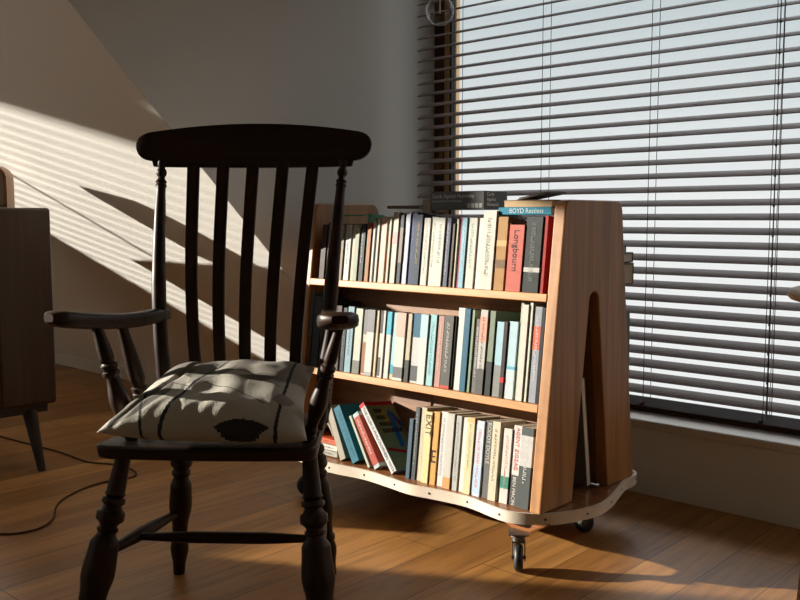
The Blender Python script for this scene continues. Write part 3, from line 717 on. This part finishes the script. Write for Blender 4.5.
# folded grey leaflet
bm = B(); Ml = Matrix.Translation((-1.505, 2.13, 1.002)) @ Matrix.Rotation(R(-9), 4, 'Y')
box(bm, (-0.005, 0, 0.0), (0.105, 0.09, 0.002), Ml); box(bm, (0.0, 0.004, 0.0026), (0.104, 0.088, 0.006), Ml)
bmesh.ops.transform(bm, matrix=Matrix.Translation((0, 0, 0.0)), verts=bm.verts)
tag(obj('leaflet', bm, bm_color((120, 112, 102)), loc=(-1.45, 2.17, 1.002)), 'folded grey brown leaflet on top of the tan book', 'leaflet')
bk = book('small pale card box standing on the books left of the black game box', flatM(-1.838, 2.13, 0.966), 0.040, 0.030, 0.07, (196, 188, 172)); bk.name = 'card_box'; bk['category'] = 'box'
bk2 = book('tiny brown tin standing against the black game box', flatM(-1.8215, 2.135, 0.966), 0.026, 0.0145, 0.05, (84, 58, 36)); bk2.name = 'tin'; bk2['category'] = 'tin'
book('thin brown paperback lying flat left of the pale card box', flatM(-1.872, 2.115, 0.9795, 0.0, 0.05), 0.010, 0.130, 0.10, (128, 112, 92))
book('mint green booklet lying flat over the small paperbacks', flatM(-2.105, 2.10, 0.9565, 0.0, -0.02), 0.004, 0.105, 0.10, (92, 170, 134))

# rear side books whose ends stick out past the end panel
def rb(label, z0, z1, y1, col, pg, x=-1.353):
    rt = thing('book', label, 'book', (x, y1 - 0.06, z0), group='books on the rear shelves')
    t = 0.0035
    bm = B(); box(bm, (x - 0.17, y1 - 0.13, z0), (x, y1, z0 + t)); box(bm, (x - 0.17, y1 - 0.13, z1 - t), (x, y1, z1)); box(bm, (x - 0.17, y1 - t, z0), (x, y1, z1))
    obj('cover', bm, bm_color(col), rt, bevel=0.0012)
    bm = B(); box(bm, (x - 0.167, y1 - 0.128, z0 + t), (x - 0.002, y1 - t, z1 - t)); obj('pages', bm, pg, rt)
rb('tan covered book jutting out behind the right end panel', 0.7475, 0.812, 2.535, (112, 72, 42), page_m)
rb('black covered book jutting out above the tan one behind the panel', 0.8135, 0.845, 2.530, (34, 36, 40), pagew_m)
rb('small dark paperback topmost of the books jutting out behind the panel', 0.847, 0.866, 2.485, (70, 70, 68), page_m)
book('grey green book jutting out lower down behind the right end panel', Matrix.Translation((-1.357, 2.530, 0.450)) @ Matrix.Rotation(TILT * 0.2, 4, 'X') @ Matrix.Rotation(PI, 4, 'Z'), 0.03, 0.215, 0.13, (120, 132, 130), group='books on the rear shelves')
rcol = [(120, 60, 50), (200, 196, 180), (60, 80, 96), (180, 150, 110), (90, 96, 80), (210, 206, 200), (70, 50, 44), (150, 160, 168)]
rnm = ['brick red', 'cream', 'slate blue', 'tan', 'olive grey', 'white', 'dark brown', 'pale blue']
# tall white folder standing in the slot
Mf = Matrix.Translation((-1.356, 2.287, ZD)) @ Matrix.Rotation(R(8.0), 4, 'X')
fd = thing('ring_binder', 'tall grey and white folder standing in the slot of the end panel', 'folder', M=Mf)
bm = B(); box(bm, (-0.23, 0.0, 0.0), (0.0, 0.002, 0.335)); box(bm, (-0.23, 0.020, 0.0), (0.0, 0.022, 0.335)); box(bm, (-0.233, 0.0, 0.0), (-0.23, 0.022, 0.335)); obj('cover', bm, bm_color((140, 142, 144)), fd, local=True)
bm = B(); box(bm, (-0.229, 0.0023, 0.002), (-0.001, 0.0197, 0.332)); obj('paper', bm, mat('binder_paper', (240, 238, 232), 0.7), fd, local=True)

# ================================================================== ROCKER-STYLE LATH BACK ARMCHAIR
CM = Matrix.Translation((-1.87, 1.45, 0)) @ Matrix(((math.cos(R(40)), math.sin(R(40)), 0, 0), (math.sin(R(40)), -math.cos(R(40)), 0, 0), (0, 0, 1, 0), (0, 0, 0, 1)))
# (u, v, z): u to the picture right, v towards the sitter's front; mirrored frame, so meshes are built through CM
ch = thing('windsor_armchair', 'dark turned wooden lath back armchair standing in front of the bookcase', 'chair', (-1.87, 1.45, 0), R(40))
def cobj(name, bm, m=None, **k):
    bm.transform(CM); bmesh.ops.reverse_faces(bm, faces=bm.faces)
    return obj(name, bm, m or chair_m, ch, **k)
# seat: saddle plank
bm = B()
NU, NV = 28, 20
def seat_pt(a, b):
    """a,b in -1..1"""
    half = 0.206 + 0.056 * (b * 0.5 + 0.5)
    v = 0.155 + b * 0.185
    ed = 0.012 * (1 - a * a) if b > 0 else 0
    u = a * half - 0.010 - 0.030 * (b * 0.5 + 0.5)
    return u, v + ed * b
sup = lambda a: math.copysign(abs(a) ** 0.9, a)
top, bot = [], []
for j in range(NV + 1):
    rt_, rb_ = [], []
    for i in range(NU + 1):
        a = -1 + 2 * i / NU; b = -1 + 2 * j / NV
        # rounded corners
        aa, bb = a, b
        k = max(0, abs(a) - 0.86) / 0.14 * max(0, abs(b) - 0.86) / 0.14
        aa *= 1 - 0.04 * k; bb *= 1 - 0.05 * k
        u, v = seat_pt(aa, bb)
        dish = 0.010 * max(0, 1 - (a * 1.1) ** 2) * max(0, 1 - (b * 1.1) ** 2)
        edge = 0.004 * max(abs(a), abs(b)) ** 12
        rt_.append(bm.verts.new((u, v, 0.436 - dish - edge))); rb_.append(bm.verts.new((u * (1 - 0.02 * max(abs(a), abs(b)) ** 8), v, 0.402)))
    top.append(rt_); bot.append(rb_)
for g, s in ((top, 1), (bot, -1)):
    for j in range(NV):
        for i in range(NU):
            q = [g[j][i], g[j][i + 1], g[j + 1][i + 1], g[j + 1][i]]; bm.faces.new(q if s > 0 else q[::-1])
for j in range(NV):
    for i in (0, NU): bm.faces.new((top[j][i], top[j + 1][i], bot[j + 1][i], bot[j][i]))
for i in range(NU):
    for j in (0, NV): bm.faces.new((top[j][i], top[j][i + 1], bot[j][i + 1], bot[j][i]))
cobj('seat', bm, chair_h, smooth=True, bevel=0.006)
def vprof(z):
    ks = [(0.40, 0.035), (0.50, 0.045), (0.62, 0.052), (0.74, 0.038), (0.86, 0.006), (0.98, -0.040), (1.10, -0.088), (1.2, -0.125)]
    for (a, p), (b, q) in zip(ks, ks[1:]):
        if z <= b:
            t = (z - a) / (b - a)
            return p + (q - p) * t
    return ks[-1][1]
def vsm(z): return (vprof(z - 0.05) + 2 * vprof(z) + vprof(z + 0.05)) / 4
# laths
for i in range(5):
    k = i - 2
    bm = B(); ring = None
    n = 26
    for j in range(n + 1):
        z = 0.425 + (1.10 - 0.425) * j / n
        t = (z - 0.425) / 0.675
        u = (0.060 + (0.0805 - 0.060) * t) * k - 0.005; v = vsm(z)
        hw = 0.0145 + 0.0020 * t; th = 0.0058
        vs = [bm.verts.new((u + sx_ * hw, v + sy * th, z)) for sx_, sy in ((-1, -1), (1, -1), (1, 1), (-1, 1))]
        if ring:
            for q in range(4): bm.faces.new((ring[q], ring[(q + 1) % 4], vs[(q + 1) % 4], vs[q]))
        else: bm.faces.new(vs)
        ring = vs
    bm.faces.new(ring[::-1])
    cobj('back_slat', bm, smooth=True, bevel=0.0025)
# turned outer posts
for s in (-1, 1):
    bm = B(); pts = []; rad = []
    keys = [(0.425, .014), (0.44, .014), (0.47, .019), (0.49, .0165), (0.52, .019), (0.70, .0185), (0.78, .0185), (0.83, .017), (0.95, .015), (1.030, .0122), (1.036, .0148), (1.041, .0122), (1.046, .0150), (1.052, .0100), (1.058, .0085), (1.064, .0128), (1.070, .0138), (1.077, .0120), (1.083, .0080), (1.088, .0115), (1.10, .0115)]
    zs_ = [k[0] for k in keys]
    zz_ = sorted(set([0.425 + i * 0.012 for i in range(50)] + zs_ + [1.0675, 1.0735]))
    for z in zz_:
        r = keys[-1][1]
        for (a, p), (b, q) in zip(keys, keys[1:]):
            if a <= z <= b: f = (z - a) / (b - a); f = (1 - math.cos(PI * f)) / 2; r = p + (q - p) * f; break
        t = (z - 0.425) / 0.675
        pts.append((s * (0.202 + 0.042 * t) - 0.007, vsm(z) + 0.003, z)); rad.append(r)
    tube(bm, pts, rad, 18)
    cobj('back_post', bm, smooth=True)
# crest rail : curved in plan (ends towards the sitter), rounded ears
bm = B(); n = 110; ring_ = None
for j in range(n + 1):
    a = math.sin(PI / 2 * (-1 + 2 * j / n)); a = a * 0.6 + 0.4 * (-1 + 2 * j / n); u = a * 0.318 - 0.007
    e = abs(a)
    zt = 1.205 - 0.030 * e ** 2.0; zb = 1.088 - 0.004 * (1 - e * e)
    if e > 0.84:
        f = min(1, (e - 0.84) / 0.16); zb = 1.102 + 0.044 * (1 - math.sqrt(max(0, 1 - f ** 2.2)))
    if e > 0.88:
        f = min(1, (e - 0.88) / 0.12); zt = zt - (zt - 1.150) * (1 - math.sqrt(max(0, 1 - f ** 2.6)))
    v = vsm(1.14) - 0.018 * (1 - e * e) + 0.016 + 0.0
    th = 0.013 * (1 - 0.35 * max(0, (e - .9) / .1) ** 2)
    dz = (zt - zb)
    if dz < 0.006: zb = zt - 0.006
    vs = [bm.verts.new((u, v + sy * th - (zc - 1.09) * 0.30, zc)) for sy, zc in ((-1, zb), (1, zb), (1, (zb * 0.15 + zt * 0.85)), (0.5, zt), (-0.5, zt), (-1, (zb * 0.15 + zt * 0.85)))]
    if ring_:
        for q in range(6): bm.faces.new((ring_[q], ring_[(q + 1) % 6], vs[(q + 1) % 6], vs[q]))
    else: bm.faces.new(vs)
    ring_ = vs
bm.faces.new(ring_[::-1])
cobj('crest_rail', bm, chair_h, smooth=True, bevel=0.002)
# arms: flat, swelling to a rounded end
def arm(s, p0, p1, p2, wend):
    bm = B(); n = 30; ring = None
    for j in range(n + 1):
        t = j / n
        P = [(1 - t) ** 2 * a + 2 * t * (1 - t) * b + t * t * c for a, b, c in zip(p0, p1, p2)]
        T_ = Vector([2 * (1 - t) * (b - a) + 2 * t * (c - b) for a, b, c in zip(p0, p1, p2)]); T_.normalize()
        nrm = Vector((T_.y, -T_.x, 0)).normalized()
        wdt = 0.019 + (wend - 0.019) * (t ** 1.6)
        if t > 0.86: wdt *= math.sqrt(max(0.02, 1 - ((t - 0.86) / 0.14) ** 2.6 * 0.88))
        th = 0.0175 + 0.002 * t
        if t > 0.88: th *= math.sqrt(max(0.05, 1 - ((t - 0.88) / 0.12) ** 3 * 0.8))
        dz = -0.005 * math.sin(PI * t) * 1.6
        c = Vector(P) + Vector((0, 0, dz)); vs = []
        for k in range(16):
            a = 2 * PI * k / 16; ca, sa = math.cos(a), math.sin(a)
            e = 0.55
            x = math.copysign(abs(ca) ** e, ca) * wdt; z = math.copysign(abs(sa) ** e, sa) * th
            vs.append(bm.verts.new(c + nrm * x + Vector((0, 0, z))))
        if ring:
            for q in range(16): bm.faces.new((ring[q], ring[(q + 1) % 16], vs[(q + 1) % 16], vs[q]))
        else: bm.faces.new(vs)
        ring = vs
    bm.faces.new(ring[::-1])
    cobj('arm', bm, chair_h, smooth=True)
arm(-1, (-0.222, 0.020, 0.703), (-0.262, 0.20, 0.706), (-0.348, 0.425, 0.735), 0.038)
arm(1, (0.208, 0.020, 0.703), (0.235, 0.20, 0.710), (0.286, 0.445, 0.737), 0.052)
# arm spindles: turned
sp = smoothprof([(0, .012), (0.04, .0125), (0.30, .0175), (0.34, .0145), (0.355, .0205), (0.385, .0205), (0.395, .015), (0.41, .0205), (0.435, .0205), (0.45, .015), (0.66, .0235), (0.86, .0150), (0.87, .0195), (0.895, .0195), (0.905, .0145), (0.92, .0195), (0.945, .0195), (0.955, .014), (1, .0135)], 110)
sp2 = smoothprof([(0, .012), (0.04, .0125), (0.52, .0200), (0.60, .0150), (0.61, .0200), (0.64, .0200), (0.65, .015), (0.66, .0205), (0.69, .0205), (0.70, .0155), (0.71, .0205), (0.74, .0205), (0.75, .0160), (0.85, .0190), (1, .0135)], 110)
for a, b, pr in (((-0.292, 0.305, 0.712), (-0.222, 0.285, 0.432), sp), ((0.276, 0.345, 0.718), (0.190, 0.285, 0.432), [(t_, r_ * 0.86) for t_, r_ in sp]),
             ((-0.272, 0.200, 0.702), (-0.222, 0.150, 0.432), sp2), ((0.236, 0.175, 0.706), (0.196, 0.150, 0.432), sp2)):
    bm = B(); turned(bm, a, b, pr, 20); cobj('arm_spindle', bm, smooth=True)
# legs
lf = smoothprof([(0, .0175), (0.06, .0185), (0.235, .0215), (0.245, .0255), (0.26, .0185), (0.272, .0270), (0.295, .0270), (0.305, .020), (0.325, .0235), (0.345, .0325), (0.385, .0325), (0.405, .0235), (0.42, .0190), (0.43, .0245), (0.445, .0245), (0.455, .021), (0.52, .0340), (0.68, .0385), (0.80, .0315), (0.93, .0215), (1, .019)], 130)
lr = smoothprof([(0, .016), (0.10, .018), (0.13, .0255), (0.155, .0255), (0.17, .020), (0.20, .0275), (0.245, .0285), (0.28, .020), (0.30, .0245), (0.315, .0245), (0.33, .020), (0.40, .0280), (0.52, .0300), (0.68, .0205), (0.72, .0195), (0.73, .0240), (0.75, .0240), (0.765, .0210), (0.82, .0240), (0.95, .0165), (1, .0155)], 130)
LF0, LF1 = (-0.243, 0.275, 0.408), (-0.316, 0.365, 0.0)
RF0, RF1 = (0.193, 0.275, 0.408), (0.232, 0.360, 0.0)
LR0, LR1 = (-0.175, 0.040, 0.408), (-0.203, 0.006, 0.0)
RR0, RR1 = (0.165, 0.040, 0.408), (0.205, -0.010, 0.0)
for a, b, pr in ((LF0, LF1, lf), (RF0, RF1, lf), (LR0, LR1, lr), (RR0, RR1, lr)):
    bm = B(); turned(bm, a, b, pr, 22); cobj('leg', bm, smooth=True)
def lp(a, b, z): t = (a[2] - z) / (a[2] - b[2]); return Vector(a).lerp(Vector(b), t)
st = smoothprof([(0, .010), (0.5, .0165), (1, .010)], 30)
for (a0, a1), (b0, b1) in (((LF0, LF1), (LR0, LR1)), ((RF0, RF1), (RR0, RR1))):
    bm = B(); p, q = lp(a0, a1, 0.170), lp(b0, b1, 0.175); turned(bm, p, q, st, 16); cobj('stretcher', bm, chair_h, smooth=True)
    if a0 is LF0: mL = p.lerp(q, 0.40)
    else: mR = p.lerp(q, 0.40)
bm = B(); turned(bm, mL, mR, smoothprof([(0, .009), (0.35, .0145), (0.65, .0145), (1, .009)], 30), 16); cobj('stretcher', bm, chair_h, smooth=True)

# ------------------------------------------------------------------ cushion
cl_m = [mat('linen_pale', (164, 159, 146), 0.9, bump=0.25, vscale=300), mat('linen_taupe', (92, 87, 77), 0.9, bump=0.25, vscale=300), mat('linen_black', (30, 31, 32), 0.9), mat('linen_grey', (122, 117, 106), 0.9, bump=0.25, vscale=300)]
FL, FR, BL, BR = Vector((-0.262, 0.395, 0.478)), Vector((0.205, 0.385, 0.462)), Vector((-0.190, 0.085, 0.560)), Vector((0.180, 0.085, 0.572))
bm = B(); NA, NB = 230, 160
def pil(a, b, side):
    s, t = (a + 1) / 2, (b + 1) / 2
    base = FL.lerp(FR, s).lerp(BL.lerp(BR, s), t)
    # pulled-in edges between the corners
    base += Vector((-math.copysign(0.016 * (1 - b * b) * a * a, a), 0, 0))
    q = max(0, (1 - a ** 4)) ** 0.55 * max(0, (1 - b ** 4)) ** 0.55
    cc = 1 - 0.06 * (1 - abs(a)) * abs(b)
    mid = FL.lerp(FR, 0.5).lerp(BL.lerp(BR, 0.5), 0.5)
    h = 0.060 * q
    n = Vector((0, 0.36, 0.93))
    w_ = noise.noise(Vector((a * 3.1, b * 2.2, 3.0))) * 0.012 * q
    edge = max(abs(a), abs(b))
    ruf = 0.0012 * math.sin(a * 34 + 3 * math.sin(b * 5)) * max(0, (0.35 - abs(b + 0.75))) / 0.35 * q
    fold = -0.011 * math.exp(-((a + 0.62 - 0.25 * b) / 0.05) ** 2) * q - 0.008 * math.exp(-((a + 0.36 + 0.1 * b) / 0.04) ** 2) * max(0, -b) * q
    if side > 0: return base + n * (h + w_ + ruf + fold)
    p = base - n * h * 0.75
    p.z = max(p.z, 0.4385 if -0.29 < p.x < 0.21 and p.y < 0.34 else 0.436)
    return p
def patt(a, b):
    """printed leaves and stalks, with shade painted on the back half; returns material index"""
    def leaf(ca, cb, ang, L, Wd):
        x = (a - ca) * math.cos(ang) + (b - cb) * math.sin(ang) * 0.8; y = -(a - ca) * math.sin(ang) + (b - cb) * math.cos(ang) * 0.8
        return abs(x) < L and abs(y) < Wd * (1 - (x / L) ** 2)
    def line(a0, b0, a1, b1, wd, cv=0.0):
        d = (a1 - a0, b1 - b0); l2 = d[0] ** 2 + d[1] ** 2; t = ((a - a0) * d[0] + (b - b0) * d[1]) / l2
        if not 0 <= t <= 1: return False
        px, py = a0 + d[0] * t, b0 + d[1] * t; nx, ny = -d[1], d[0]; l = math.sqrt(l2)
        off = ((a - px) * nx + (b - py) * ny) / l - cv * math.sin(PI * t)
        return abs(off) < wd
    if leaf(0.38, -0.95, 0.03, 0.27, 0.065): return 2
    if leaf(0.78, -0.42, 0.25, 0.13, 0.10): return 3
    if leaf(0.42, 0.12, 0.05, 0.24, 0.09): return 1
    if leaf(-0.45, 0.62, -0.1, 0.30, 0.13): return 1
    if line(-0.42, -1.2, -0.05, 0.85, 0.020, 0.05): return 2
    if line(0.66, -1.3, 0.80, 0.95, 0.018, -0.05): return 2
    if line(-0.78, -0.3, -0.55, -1.1, 0.014, 0.0): return 2
    if line(-0.15, -0.05, 0.58, -0.55, 0.007, 0.0): return 2
    if line(0.25, 0.3, 0.70, -0.1, 0.006, 0.0): return 2
    if line(-0.9, 0.1, -0.3, -0.2, 0.006, 0.0): return 2
    if leaf(-0.15, 0.45, 1.2, 0.5, 0.22): return 3
    if leaf(0.55, 0.62, 0.4, 0.45, 0.25): return 3
    if leaf(-0.72, -0.5, 1.1, 0.42, 0.20): return 1
    if b > 0.15 + 0.12 * math.sin(a * 7): return 1 if a < 0.1 or b > 0.7 else 3  # back part darkened in colour as shade
    return 0
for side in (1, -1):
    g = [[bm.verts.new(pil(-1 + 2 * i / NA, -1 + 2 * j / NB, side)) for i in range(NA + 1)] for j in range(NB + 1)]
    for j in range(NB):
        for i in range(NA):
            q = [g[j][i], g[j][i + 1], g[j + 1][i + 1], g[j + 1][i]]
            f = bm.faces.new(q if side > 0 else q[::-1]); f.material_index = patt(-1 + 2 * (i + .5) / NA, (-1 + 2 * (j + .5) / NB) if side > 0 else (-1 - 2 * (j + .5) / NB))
bmesh.ops.remove_doubles(bm, verts=bm.verts, dist=0.0004)
bm.transform(CM)
co_ = obj('cushion', bm, cl_m, loc=tuple(CM @ Vector((0, 0.2, 0.44))), smooth=False)
for p in co_.data.polygons: p.use_smooth = True
tag(co_, 'crumpled grey and cream linen cushion printed with dark leaves on the armchair seat', 'cushion')

# ================================================================== CABINET at the left
cb = thing('cabinet', 'dark walnut cabinet on splayed tapering legs under the sloping wall', 'cabinet', (-3.745, 1.47, 0))
CX0, CX1, CY0, CY1, CZ0, CZ1 = -4.29, -3.27, 1.390, 1.605, 0.245, 0.988
bm = B(); box(bm, (CX0, CY0, CZ0), (CX1, CY1, CZ1)); obj('body', bm, side_m, cb, bevel=0.012, seg=3)
bm = B(); box(bm, (CX0 + 0.03, CY0 + 0.012, CZ0 - 0.035), (CX1 - 0.04, CY1 - 0.02, CZ0)); obj('leg_rail', bm, side_l, cb)
for i in range(2):
    xa = CX0 + 0.02 + i * 0.495; bm = B(); box(bm, (xa, CY0 - 0.008, CZ0 + 0.03), (xa + 0.485, CY0 + 0.002, CZ1 - 0.03)); d_ = obj('door', bm, side_m, cb, bevel=0.003)
    bm = B(); hx = xa + (0.45 if i == 0 else 0.035); turned(bm, (hx, CY0 - 0.03, 0.66), (hx, CY0 - 0.005, 0.66), [(0, .012), (0.3, .013), (0.7, .006), (1, .006)], 16); obj('knob', bm, brass_m, d_)
for x, y, dx, dy in ((CX1 - 0.055, CY1 - 0.085, 0.085, 0.0), (CX1 - 0.16, CY0 + 0.04, 0.0, -0.03), (CX0 + 0.06, CY1 - 0.055, -0.03, 0.0), (CX0 + 0.06, CY0 + 0.04, -0.03, -0.03)):
    bm = B(); turned(bm, (x, y, CZ0 - 0.03), (x + dx, y + dy, 0.0), [(0, .027), (0.96, .0145), (1, .013)], 20); obj('leg', bm, side_l, cb, smooth=True)
# arched table clock
kt = thing('table_clock', 'small arched wooden clock with a pale face standing on the cabinet', 'clock', (-3.655, 1.53, CZ1))
def arch(w, h, n=20): return [(-w, 0), (-w, h - w * 0.9)] + [(-w * math.cos(PI * k / n), h - w * 0.9 + w * 0.9 * math.sin(PI * k / n) ** 0.55) for k in range(1, n)] + [(w, h - w * 0.9), (w, 0)]
cw = wood('bent_wood', (104, 64, 34), (150, 100, 58), 0.4)
KM = Matrix.Translation((-3.655, 1.53, CZ1)) @ Matrix.Rotation(R(50), 4, 'Z')
o_, i_ = arch(0.092, 0.176), arch(0.080, 0.163)
bm = B()
for k in range(len(o_) - 1):
    a0, a1, b0, b1 = o_[k], o_[k + 1], i_[k], i_[k + 1]
    vs = [bm.verts.new(KM @ Vector((q[0], y, q[1]))) for q in (a0, a1, b1, b0) for y in (-0.050, 0.050)]
    for f in ((0, 2, 4, 6), (1, 7, 5, 3), (0, 1, 3, 2), (6, 4, 5, 7)): bm.faces.new([vs[i] for i in f])
bmesh.ops.remove_doubles(bm, verts=bm.verts, dist=0.0001)
obj('arched_case', bm, cw, kt, smooth=True)
bm = B(); prism(bm, [(x, z) for x, z in arch(0.080, 0.163)], 'y', -0.036, 0.048, KM); obj('face', bm, bm_color((206, 190, 172)), kt)
bm = B(); box(bm, (-0.079, -0.046, 0.0), (0.079, -0.036, 0.016), KM); obj('plinth', bm, mat('clock_metal', (130, 124, 112), 0.35, 0.8), kt, bevel=0.002)
for ang, ln, nm in ((38, 0.036, 'hour_hand'), (-62, 0.055, 'minute_hand')):
    bm = B(); c0 = Vector((0.0, -0.040, 0.088)); d0 = Vector((math.sin(R(ang)), 0, math.cos(R(ang)))); tube(bm, [KM @ c0, KM @ (c0 + d0 * ln)], [0.0045, 0.0015], 8); obj(nm, bm, screw_m, kt)
bm = B(); tube(bm, [KM @ Vector((0.086, -0.053, 0.014)), KM @ Vector((0.086, -0.049, 0.014))], 0.0035, 8); obj('pin', bm, screw_m, kt)

# braided cable on the floor
cp = [(-4.6, 1.62), (-4.1, 1.63), (-3.885, 1.641), (-3.654, 1.667), (-3.438, 1.69), (-3.237, 1.692), (-3.168, 1.717), (-3.085, 1.755), (-2.987, 1.752), (-2.92, 1.725), (-2.905, 1.677), (-2.923, 1.602), (-2.909, 1.517), (-2.853, 1.415), (-2.784, 1.349), (-2.678, 1.286), (-2.628, 1.22), (-2.63, 1.159), (-2.666, 1.114), (-2.75, 1.05), (-2.95, 0.98), (-3.3, 0.9)]
bm = B(); pp = []
for i in range(1, len(cp) - 2):
    p0, p1, p2, p3 = (Vector(cp[i + k]) for k in (-1, 0, 1, 2))
    for j in range(8):
        t = j / 8; q = 0.5 * ((2 * p1) + (p2 - p0) * t + (2 * p0 - 5 * p1 + 4 * p2 - p3) * t * t + (3 * p1 - p0 - 3 * p2 + p3) * t ** 3); pp.append((q.x, q.y, 0.0035))
tube(bm, pp, 0.0034, 8)
tag(obj('cable', bm, cable_m, smooth=True, loc=(-2.9, 1.6, 0)), 'thin dark braided cable looping over the floorboards beside the cabinet', 'cable')

# ================================================================== small things
# clear glass bulb hanging in front of the blind
bp = Vector((-1.855, 2.194, 1.593))
bu = thing('pendant_bulb', 'clear round glass bulb hanging in front of the blind', 'lamp', (bp.x, bp.y, ZC))
bm = B(); bmesh.ops.create_uvsphere(bm, u_segments=40, v_segments=24, radius=0.0445, matrix=Matrix.Translation(bp))
obj('glass_globe', bm, clear_m, bu, smooth=True)
bm = B(); tube(bm, [bp + Vector((0, 0, 0.036)), bp + Vector((0, 0, -0.008))], 0.0018, 8); obj('filament_stem', bm, mat('filament_white', (220, 220, 210), 0.5), bu)
bm = B(); turned(bm, bp + Vector((0, 0, 0.038)), bp + Vector((0, 0, 0.095)), [(0, .013), (0.5, .014), (0.55, .019), (0.95, .019), (1, .008)], 24); obj('lamp_holder', bm, brass_m, bu, smooth=True)
bm = B(); tube(bm, [bp + Vector((0, 0, 0.09)), (bp.x, bp.y, ZC)], 0.003, 8); obj('flex', bm, cable_m, bu)
bm = B(); turned(bm, (bp.x, bp.y, ZC), (bp.x, bp.y, ZC - 0.025), [(0, .05), (0.8, .048), (1, .02)], 24); obj('ceiling_rose', bm, brass_m, bu)

# round wooden stool whose seat edge enters at the right edge
wc = thing('wooden_stool', 'light wooden bar stool with a round seat at the right edge of the picture', 'stool', (-0.478, 1.878, 0))
beech = wood('light_beech', (150, 112, 74), (184, 144, 100), 0.5, axis=0)
bm = B(); turned(bm, (-0.478, 1.878, 0.789), (-0.478, 1.878, 0.814), [(0, .155), (0.12, .164), (0.35, .170), (0.65, .170), (0.88, .165), (1, .156)], 64); obj('seat', bm, beech, wc, smooth=True)
for k in range(3):
    a = R(43 + 120 * k); d0 = Vector((math.cos(a), math.sin(a), 0)); c0 = Vector((-0.478, 1.878, 0))
    bm = B(); turned(bm, c0 + d0 * 0.09 + Vector((0, 0, 0.79)), c0 + d0 * 0.155, [(0, .012), (0.5, .017), (1, .011)], 16); obj('leg', bm, beech, wc, smooth=True)

# unseen furniture added to block sun, bounce light and cast shadows
ds = thing('added_dresser', 'added white drawer unit, out of view, blocking sun near the end wall', 'added_dresser', (-4.7, -0.9, 0))
def svp(q, s): return (s * 0.854 + q * 0.52, s * 0.52 - q * 0.854)
def svbox(th, name, q0, q1, s0, s1, z0, z1, m):
    bm = B(); prism(bm, [svp(q0, s0), svp(q1, s0), svp(q1, s1), svp(q0, s1)], 'z', z0, z1); return obj(name, bm, m, th)
svbox(ds, 'body', -2.257, -0.9, -4.2, -3.8, 0.0, 1.10, skirt_m)
for k in range(3):
    z0_ = 0.06 + k * 0.345
    bm = B(); prism(bm, [svp(-2.22, -3.8), svp(-0.94, -3.8), svp(-0.94, -3.782), svp(-2.22, -3.782)], 'z', z0_, z0_ + 0.33); dr = obj('drawer', bm, skirt_m, ds, bevel=0.003)
    for q_ in (-1.9, -1.26):
        kx, ky = svp(q_, -3.782); kx2, ky2 = svp(q_, -3.755); bm = B(); turned(bm, (kx, ky, z0_ + 0.17), (kx2, ky2, z0_ + 0.17), [(0, .007), (0.5, .008), (0.6, .015), (1, .013)], 16); obj('knob', bm, brass_m, dr)
cs = thing('added_chest', 'added low dark wooden box, out of view, shading the floor by the walnut cabinet', 'added_chest', (-4.9, 0.3, 0))  # added blocker for low sun across the floor
svbox(cs, 'body', -3.05, -2.60, -4.2, -3.8, 0.0, 0.80, side_m)
fl = thing('added_shadow_pole', 'added slim unlit pole, out of view, casting a thin shadow on the slope', 'lamp', svp(-3.475, -4.0) + (0,))  # added for its thin line of shadow, gives no light
px_, py_ = svp(-3.475, -4.0)
bm = B(); turned(bm, (px_, py_, 0), (px_, py_, 0.02), [(0, .12), (1, .11)], 30); obj('base', bm, side_l, fl)
bm = B(); tube(bm, [(px_, py_, 0.02), (px_, py_, 1.72)], 0.0065, 10); obj('pole', bm, side_l, fl)
bm = B(); turned(bm, (px_, py_, 1.80), (px_, py_, 1.70), [(0, .05), (0.6, .035), (1, .012)], 24); obj('shade', bm, brass_m, fl)
